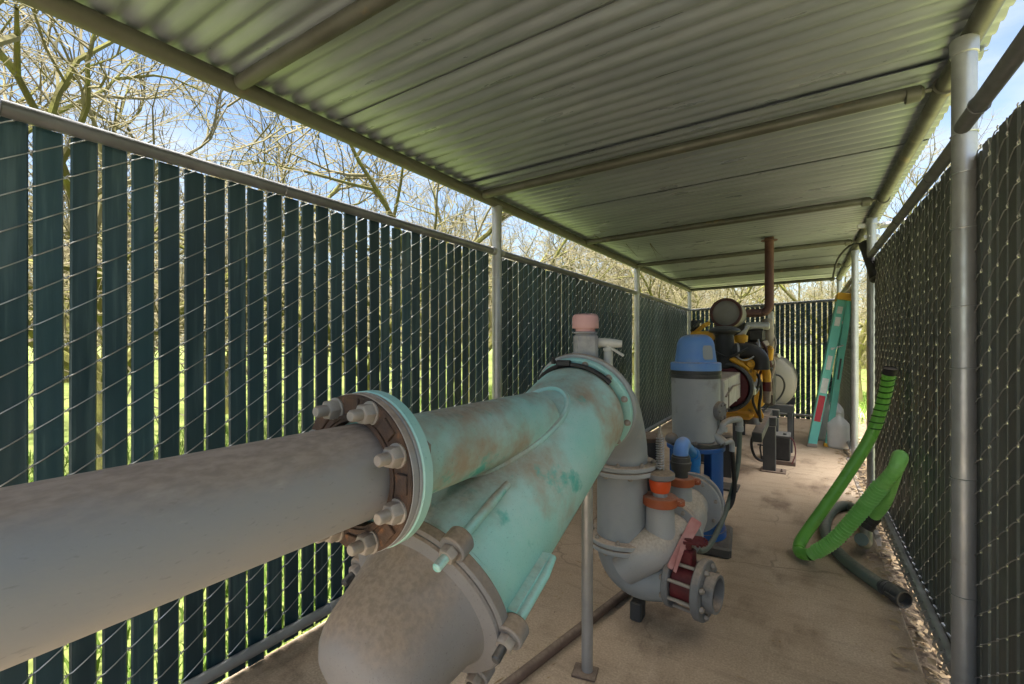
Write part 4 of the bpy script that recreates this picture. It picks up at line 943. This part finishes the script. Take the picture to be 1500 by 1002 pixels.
# battery with cables
bt = thing('battery', 'black battery on the floor beside the engine stand post', 'battery', (-.22, 5.35, 0))
mb = MB(); mb.box((-.20, 5.38, .15), (.17, .26, .22), ch=.01); mb.build('case', M['black'], bt)
mb = MB(); mb.box((-.20, 5.38, .27), (.175, .265, .03), ch=.006); mb.bolt((-.16, 5.30, .285), (0, 0, 1), .016, .02); mb.build('lid', M['darkhose'], bt)
mb = MB(); mb.box((-.19, 5.38, .02), (.24, .30, .04), ch=.003); mb.build('tray', M['brownpole'], bt)
mb = MB(); mb.tube(smooth([(-.15, 5.28, .28), (-.09, 5.24, .25), (-.07, 5.22, .13), (-.10, 5.2, .03)], 5), .006, 6); mb.build('red_cable', M['darkred'], bt)
mb = MB(); mb.tube(smooth([(-.30, 5.05, .40), (-.37, 5.05, .35), (-.425, 5.04, .27), (-.43, 5.04, .18), (-.40, 5.05, .09), (-.345, 5.08, .055), (-.335, 5.09, .10)], 6), .0125, 8); mb.tube([(-.345, 5.08, .05), (-.36, 5.06, .18), (-.355, 5.05, .22)], .008, 6); mb.tube([(-.38, 5.05, .21), (-.33, 5.07, .205)], .007, 6)
tag(mb.build('looped_cable', M['black']), 'black cable looped on the floor behind the engine stand post', 'cable')

# ------------------------------------------------------------------ step ladder leaning on the right fence
ld = thing('step_ladder', 'folded green fibreglass stepladder with a yellow cap leaning in the far right corner', 'ladder', (.15, 6.4, 0))
def chan(a0, a1, wd, dp, face, name, mat=M['ladder']):
    a0 = V(a0); a1 = V(a1); dd = (a1 - a0).normalized(); fx = V(face); fx = (fx - dd * fx.dot(dd)).normalized(); fy = dd.cross(fx)
    mbx = MB(); t = .006; L_ = (a1 - a0).length
    poly = [(-wd / 2, 0), (wd / 2, 0), (wd / 2, dp), (wd / 2 - t, dp), (wd / 2 - t, t), (-wd / 2 + t, t), (-wd / 2 + t, dp), (-wd / 2, dp)]
    mbx.prism(poly, a0 + dd * L_ / 2, fx, fy, dd, L_)
    return mbx.build(name, mat, ld, 30), a0, dd, fx, fy
# two near rails facing the camera, two rear rails behind; the ladder stands edge on against the fence
A0, A1 = V((.075, 6.31, 0)), V((.362, 6.36, 1.70)); B0, B1 = V((.228, 6.42, 0)), V((.436, 6.42, 1.70))
f1, a0, dd, fx, fy = chan(A0, A1, .084, .03, (1, .12, 0), 'front_rail')
f2, b0, db, gx, gy = chan(B0, B1, .060, .03, (1, .12, 0), 'rear_rail')
g1, *_ = chan(A0 + V((.01, .42, 0)), A1 + V((.0, .32, 0)), .098, -.03, (1, .12, 0), 'front_rail')
g2, *_ = chan(B0 + V((.01, .42, 0)), B1 + V((.0, .32, 0)), .075, -.03, (1, .12, 0), 'rear_rail')
for k in range(5):
    p = a0 + dd * (.28 + .29 * k); mb = MB(); mb.box(p + V((.01, .19, 0)), (.085, .37, .025), ch=.003); mb.build('step', M['alu'], ld)
mb = MB(); mb.box((.392, 6.52, 1.705), (.17, .44, .075), Matrix.Rotation(R(8), 3, 'Y'), ch=.012); mb.build('top_cap', M['ladderyellow'], ld)
for q, fxx in ((A0, .1), (B0, .078)):
    mb = MB(); mb.box(q + V((0.0, .01, .02)), (fxx, .045, .04), ch=.005); mb.build('foot_pad', M['ladderyellow'] if fxx == .078 else M['wrap'], ld)
def sticker(o, p0, d_, x_, n_, s0, s1, w_, m, name):
    mbx = MB(); c = p0 + d_ * ((s0 + s1) / 2) - n_ * .0012
    mbx.prism([(-w_ / 2, -(s1 - s0) / 2), (w_ / 2, -(s1 - s0) / 2), (w_ / 2, (s1 - s0) / 2), (-w_ / 2, (s1 - s0) / 2)], c, x_, d_, n_, .002); return mbx.build(name, m, o, 0)
sticker(ld, a0, dd, fx, fy, .30, .60, .062, M['redlabel'], 'warning_label')
sticker(ld, a0, dd, fx, fy, .63, .80, .062, M['whitelabel'], 'label_plate')
sticker(ld, a0, dd, fx, fy, .90, 1.06, .045, M['whitelabel'], 'round_label')
sticker(ld, a0, dd, fx, fy, 1.40, 1.50, .05, M['whitelabel'], 'label_plate')
sticker(ld, a0, dd, fx, fy, 1.54, 1.62, .05, M['whitelabel'], 'label_plate')
sticker(ld, b0, db, gx, gy, .78, 1.02, .018, M['blacksteel'], 'printed_strip')
mb = MB(); mb.tube([A0 + dd * 1.14 - fy * .01, B0 + db * 1.17 - gy * .01], .008, 8); mb.lathe([(0, .014), (.012, .014)], A0 + dd * 1.14 - fy * .002, -fy, 12); mb.build('spreader', M['alu'], ld)

# ------------------------------------------------------------------ white jugs
def jug(x, y, s, label, rz):
    j = thing('plastic_jug', label, 'jug', (x, y, 0), 'white jugs in the far right corner')
    mb = MB(); Mz = rotz(rz); vs = []; fs = []; n_ = 28
    prof = [(0, .86), (.012, .97), (.03, 1), (.20, 1), (.225, .96), (.25, .80), (.275, .52), (.29, .30), (.305, .24)]
    for z, q in prof:
        for k in range(n_):
            a = 2 * PI * k / n_; e = 3.2 if z < .23 else 2.2
            cx = abs(math.cos(a)) ** (2 / e) * math.copysign(1, math.cos(a)); cy = abs(math.sin(a)) ** (2 / e) * math.copysign(1, math.sin(a))
            p = Mz @ V((cx * .082 * q, cy * .078 * q, z)); vs.append((x + p.x * s, y + p.y * s, p.z * s))
    for i in range(len(prof) - 1):
        for k in range(n_): fs.append((i * n_ + k, i * n_ + (k + 1) % n_, (i + 1) * n_ + (k + 1) % n_, (i + 1) * n_ + k))
    fs.append(tuple(range(n_ - 1, -1, -1))); fs.append(tuple((len(prof) - 1) * n_ + k for k in range(n_)))
    mb.add(vs, fs); mb.build('bottle', M['jug'], j, 40)
    mb = MB(); mb.lathe([(.303 * s, .021 * s), (.328 * s, .021 * s), (.33 * s, 0)], (x, y, 0), (0, 0, 1), 18); mb.build('cap', M['whitelabel'], j)
    hp = [Mz @ V(p) for p in ((.05, 0, .215), (.062, 0, .262), (.04, 0, .292), (.016, 0, .297))]
    mb = MB(); mb.tube(smooth([(x + p.x * s, y + p.y * s, p.z * s) for p in hp], 4), .011 * s, 8); mb.build('handle', M['jug'], j)
jug(.330, 6.44, 1.22, 'squat white plastic jug in front of the other one beside the ladder foot', 2.6)
jug(.262, 6.88, 1.72, 'taller cloudy white jug standing behind the front one', 2.9)

# ------------------------------------------------------------------ hoses at the right fence
gh = thing('green_hose', 'bright green suction hose looped against the right fence with an open black-mouthed end', 'hose', (.1, 3.0, 0))
pA = smooth([(.385, 3.18, 1.03), (.366, 3.25, .865), (.314, 3.27, .669), (.212, 3.24, .460), (.095, 3.18, .255), (.02, 3.14, .13), (-.022, 3.08, .060), (-.018, 3.0, .042), (.03, 2.955, .062)], 10)
pB = smooth([(.03, 2.955, .062), (.125, 2.915, .17), (.222, 2.875, .335), (.305, 2.81, .505), (.352, 2.765, .60), (.374, 2.77, .658), (.380, 2.83, .655), (.370, 2.90, .56), (.342, 2.99, .391), (.300, 3.06, .280)], 12)
mb = MB()
nA = len(pA); rads = []
mb.tube(pA, .0305, 26, caps=False)
# the spiral rib wound round the first half, deeper near the mouth
hp = []; cum = 0; fr = None
for i in range(len(pA) - 1):
    t = (pA[i + 1] - pA[i]).normalized()
    if fr is None: fr = V((0, 0, 1)).cross(t).normalized()
    fr = (fr - t * fr.dot(t)).normalized(); e2 = t.cross(fr); seg = (pA[i + 1] - pA[i]).length
    for j in range(10):
        cum += seg / 10; a = 2 * PI * cum / .038
        if cum < .34: hp.append(pA[i].lerp(pA[i + 1], j / 10) + (fr * math.cos(a) + e2 * math.sin(a)) * .0310)
mb.build('smooth_hose', M['greenhose'], gh)
mb = MB(); mb.tube(hp, .0042, 6); mb.build('spiral_rib', M['darkgreen'], gh)
mb = MB(); mb.tube([pA[0] + V((0.003, -.012, .03)), pA[0]], [.0315, .0325], 26, caps=False); mb.tube([pA[0] + V((0.003, -.012, .03)), pA[0] + V((0.0025, -.01, .022)), pA[0]], [.0315, .027, .027], 26); mb.build('mouth', M['black'], gh)
rb = []; cum = 0; rr = []
q = []
for i in range(len(pB) - 1):
    L_ = (pB[i + 1] - pB[i]).length; nn_ = max(1, int(L_ / .0026))
    for j in range(nn_): q.append((pB[i].lerp(pB[i + 1], j / nn_), cum + L_ * j / nn_))
    cum += L_
for p, s_ in q:
    amp = .0062 if .03 < s_ < .56 else (.0008 if s_ < .70 else .0004)
    rr.append(.0305 + amp * math.cos(2 * PI * s_ / .0185))
mb = MB(); mb.tube([p for p, _ in q], rr, 26); mb.build('ribbed_hose', M['greenhose_rib'], gh)
e0, e1 = pB[-1], pB[-1] + V((-.035, .0, -.065))
mb = MB(); mb.lathe([(0, .034), (.004, .038), (.030, .038), (.032, .035), (.05, .035), (.052, .038), (.078, .038), (.08, .025), (.081, 0)], e0 + V((.008, 0, .015)), e1 - e0, 28); mb.build('coupling', M['black'], gh)
wh = thing('discharge_hose', 'dull gray-green hose curling on the concrete with a black cam-lock end', 'hose', (.2, 3.4, 0))
pts = smooth([(.255, 3.05, .16), (.30, 3.35, .05), (.33, 3.75, .033), (.30, 4.02, .033), (.235, 4.06, .033), (.165, 3.90, .033), (.113, 3.59, .033), (.122, 3.296, .033), (.191, 3.049, .033), (.278, 2.88, .033), (.325, 2.80, .034)], 8)
mb = MB(); mb.tube(pts, .0315, 22); mb.build('hose', M['sagehose'], wh)
d3 = V((.55, -.83, .02)).normalized(); p3 = V((.318, 2.815, .036))
mb = MB(); mb.lathe([(0, .033), (.04, .033), (.045, .037), (.075, .037), (.08, .041), (.118, .041), (.122, .038), (.122, .032), (.09, .030), (.09, 0)], p3, d3, 30)
for s_ in (-1, 1):
    c = p3 + d3 * .085 + d3.cross(V((0, 0, 1))) * (.041 * s_); mb.box(c, (.010, .055, .016), rotz(math.atan2(d3.y, d3.x) - PI / 2), ch=.003)
mb.lathe([(.008, .0355), (.015, .0355)], p3, d3, 26); mb.lathe([(.027, .0355), (.034, .0355)], p3, d3, 26)
mb.build('cam_lock', M['darkhose'], wh)
mb = MB(); mb.lathe([(.0905, 0), (.091, .0298)], p3, d3, 26); mb.build('bore', M['black'], wh)

# ------------------------------------------------------------------ black tube lamp hanging by the gate post
lp = thing('hanging_lamp', 'short black tube lamp hanging tilted from the canopy by the gate post', 'lamp', (.41, 4.4, 1.95))
l0, l1 = V((.400, 4.50, 1.965)), V((.458, 4.32, 1.665)); da = (l1 - l0)
mb = MB(); mb.lathe([(0, .025), (.004, .042), (.03, .045), (.05, .042), (.26, .044), (da.length - .02, .049), (da.length, .049)], l0, da, 26); mb.build('housing', M['black'], lp)
mb = MB(); mb.lathe([(-.02, .014), (.0, .018), (.004, .02)], l0, da, 18); mb.tube(smooth([l0, l0 + V((.02, .01, .04)), V((.44, 4.47, 2.03))], 4), .006, 8); mb.build('hanger', M['galv'], lp)
mb = MB(); mb.tube(smooth([(.430, 4.62, 1.99), (.405, 4.63, 1.985), (.334, 4.936, 2.03), (.261, 5.127, 1.957), (.232, 5.22, 1.84), (.228, 5.24, 1.80)], 7), .0085, 8); tag(mb.build('drop_cable', M['black']), 'black cable arching from the canopy edge down beside the hanging lamp', 'cable')
mb = MB(); pts = [(.43 + .04 * math.sin(i * 1.1) * (1 - i / 14), 4.45 + .02 * math.cos(i * 1.7), 1.96 + .012 * math.sin(i * 2.1) - .0 * i) for i in range(14)]
mb.tube(smooth(pts, 3), .004, 6); tag(mb.build('twisted_wire', M['wire']), 'loose twisted wire wrapped round the gate post top', 'wire')
# loose straw, grit and twigs on the floor
mb = MB(); rnd = random.Random(17)
for i in range(420):
    x = rnd.uniform(-1.6, .33); y = 1.3 + 7 * rnd.random() ** 1.3; s = rnd.uniform(.003, .010); a = rnd.uniform(0, 6.28); l = s * rnd.choice((1, 1, 1.4, 3.5))
    w = s * .5; ca, sa = math.cos(a), math.sin(a); h = rnd.uniform(.001, .004)
    mb.add([(x - ca * l, y - sa * l, .0008), (x + sa * w, y - ca * w, .0008), (x + ca * l, y + sa * l, .0008), (x - sa * w, y + ca * w, .0008), (x, y, h)], [(0, 1, 4), (1, 2, 4), (2, 3, 4), (3, 0, 4)])
o = mb.build('debris', M['litter'], ang=0); o['kind'] = 'stuff'; tag(o, 'small bits of leaf and grit scattered over the concrete floor', 'debris')


# ------------------------------------------------------------------ light, sky, camera
EL, AZ = 66, 180            # sun elevation; azimuth measured from +Y clockwise (south of the shelter, behind the camera)
sd = V((math.sin(R(AZ)) * math.cos(R(EL)), math.cos(R(AZ)) * math.cos(R(EL)), math.sin(R(EL))))
sun = bpy.data.lights.new('sun', 'SUN'); sun.energy = 1.7; sun.angle = R(.6); sun.color = (1, .95, .86)
so = bpy.data.objects.new('sun', sun); C.objects.link(so); so.rotation_euler = (-sd).to_track_quat('-Z', 'Y').to_euler(); so.location = sd * 30
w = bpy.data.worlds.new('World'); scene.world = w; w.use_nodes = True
nt = w.node_tree; N = nt.nodes; L = nt.links
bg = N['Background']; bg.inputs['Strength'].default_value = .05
sky = N.new('ShaderNodeTexSky'); sky.sky_type = 'NISHITA'; sky.sun_disc = False; sky.sun_elevation = R(EL); sky.sun_rotation = R(AZ)
sky.air_density = 1.0; sky.dust_density = 1.0; sky.ozone_density = 1.3
tc = N.new('ShaderNodeTexCoord'); mp = N.new('ShaderNodeMapping'); mp.inputs['Scale'].default_value = (1, 1, 2.6); L.new(tc.outputs['Generated'], mp.inputs['Vector'])
nz = N.new('ShaderNodeTexNoise'); nz.inputs['Scale'].default_value = 2.3; nz.inputs['Detail'].default_value = 9; nz.inputs['Roughness'].default_value = .58; L.new(mp.outputs['Vector'], nz.inputs['Vector'])
mr = N.new('ShaderNodeMapRange'); mr.inputs['From Min'].default_value = .42; mr.inputs['From Max'].default_value = .78; mr.interpolation_type = 'SMOOTHSTEP'; L.new(nz.outputs['Fac'], mr.inputs['Value'])
mx = N.new('ShaderNodeMix'); mx.data_type = 'RGBA'; L.new(mr.outputs['Result'], mx.inputs['Factor']); sc_ = N.new('ShaderNodeVectorMath'); sc_.operation = 'SCALE'; sc_.inputs['Scale'].default_value = .60; L.new(sky.outputs['Color'], sc_.inputs[0]); L.new(sc_.outputs['Vector'], mx.inputs[6]); mx.inputs[7].default_value = (2.0, 2.15, 2.35, 1)
# bright overcast added overhead, out of view, to light the floor under the roof
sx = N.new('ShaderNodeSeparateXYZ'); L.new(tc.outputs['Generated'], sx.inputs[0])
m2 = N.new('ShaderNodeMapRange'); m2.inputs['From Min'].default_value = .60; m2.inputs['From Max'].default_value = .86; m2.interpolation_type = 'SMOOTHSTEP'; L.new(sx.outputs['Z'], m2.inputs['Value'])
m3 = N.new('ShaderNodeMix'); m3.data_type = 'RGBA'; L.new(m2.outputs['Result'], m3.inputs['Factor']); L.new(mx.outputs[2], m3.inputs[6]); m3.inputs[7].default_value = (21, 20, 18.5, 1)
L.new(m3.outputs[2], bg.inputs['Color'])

cam = bpy.data.cameras.new('camera'); cam.sensor_width = 36; cam.lens = 680 / 1500 * 36; cam.clip_start = .02; cam.clip_end = 1000
co = bpy.data.objects.new('camera', cam); C.objects.link(co); co.location = (0, 0, H); co.rotation_euler = (R(90), 0, math.atan(428 / 680))
scene.camera = co
scene.view_settings.view_transform = 'Standard'; scene.view_settings.look = 'None'; scene.view_settings.gamma = 1; scene.view_settings.exposure = 3.38
scene.view_settings.use_curve_mapping = False
scene.cycles.use_denoising = True
scene.cycles.max_bounces = 8; scene.cycles.diffuse_bounces = 5; scene.cycles.glossy_bounces = 3
scene.cycles.sample_clamp_indirect = 6
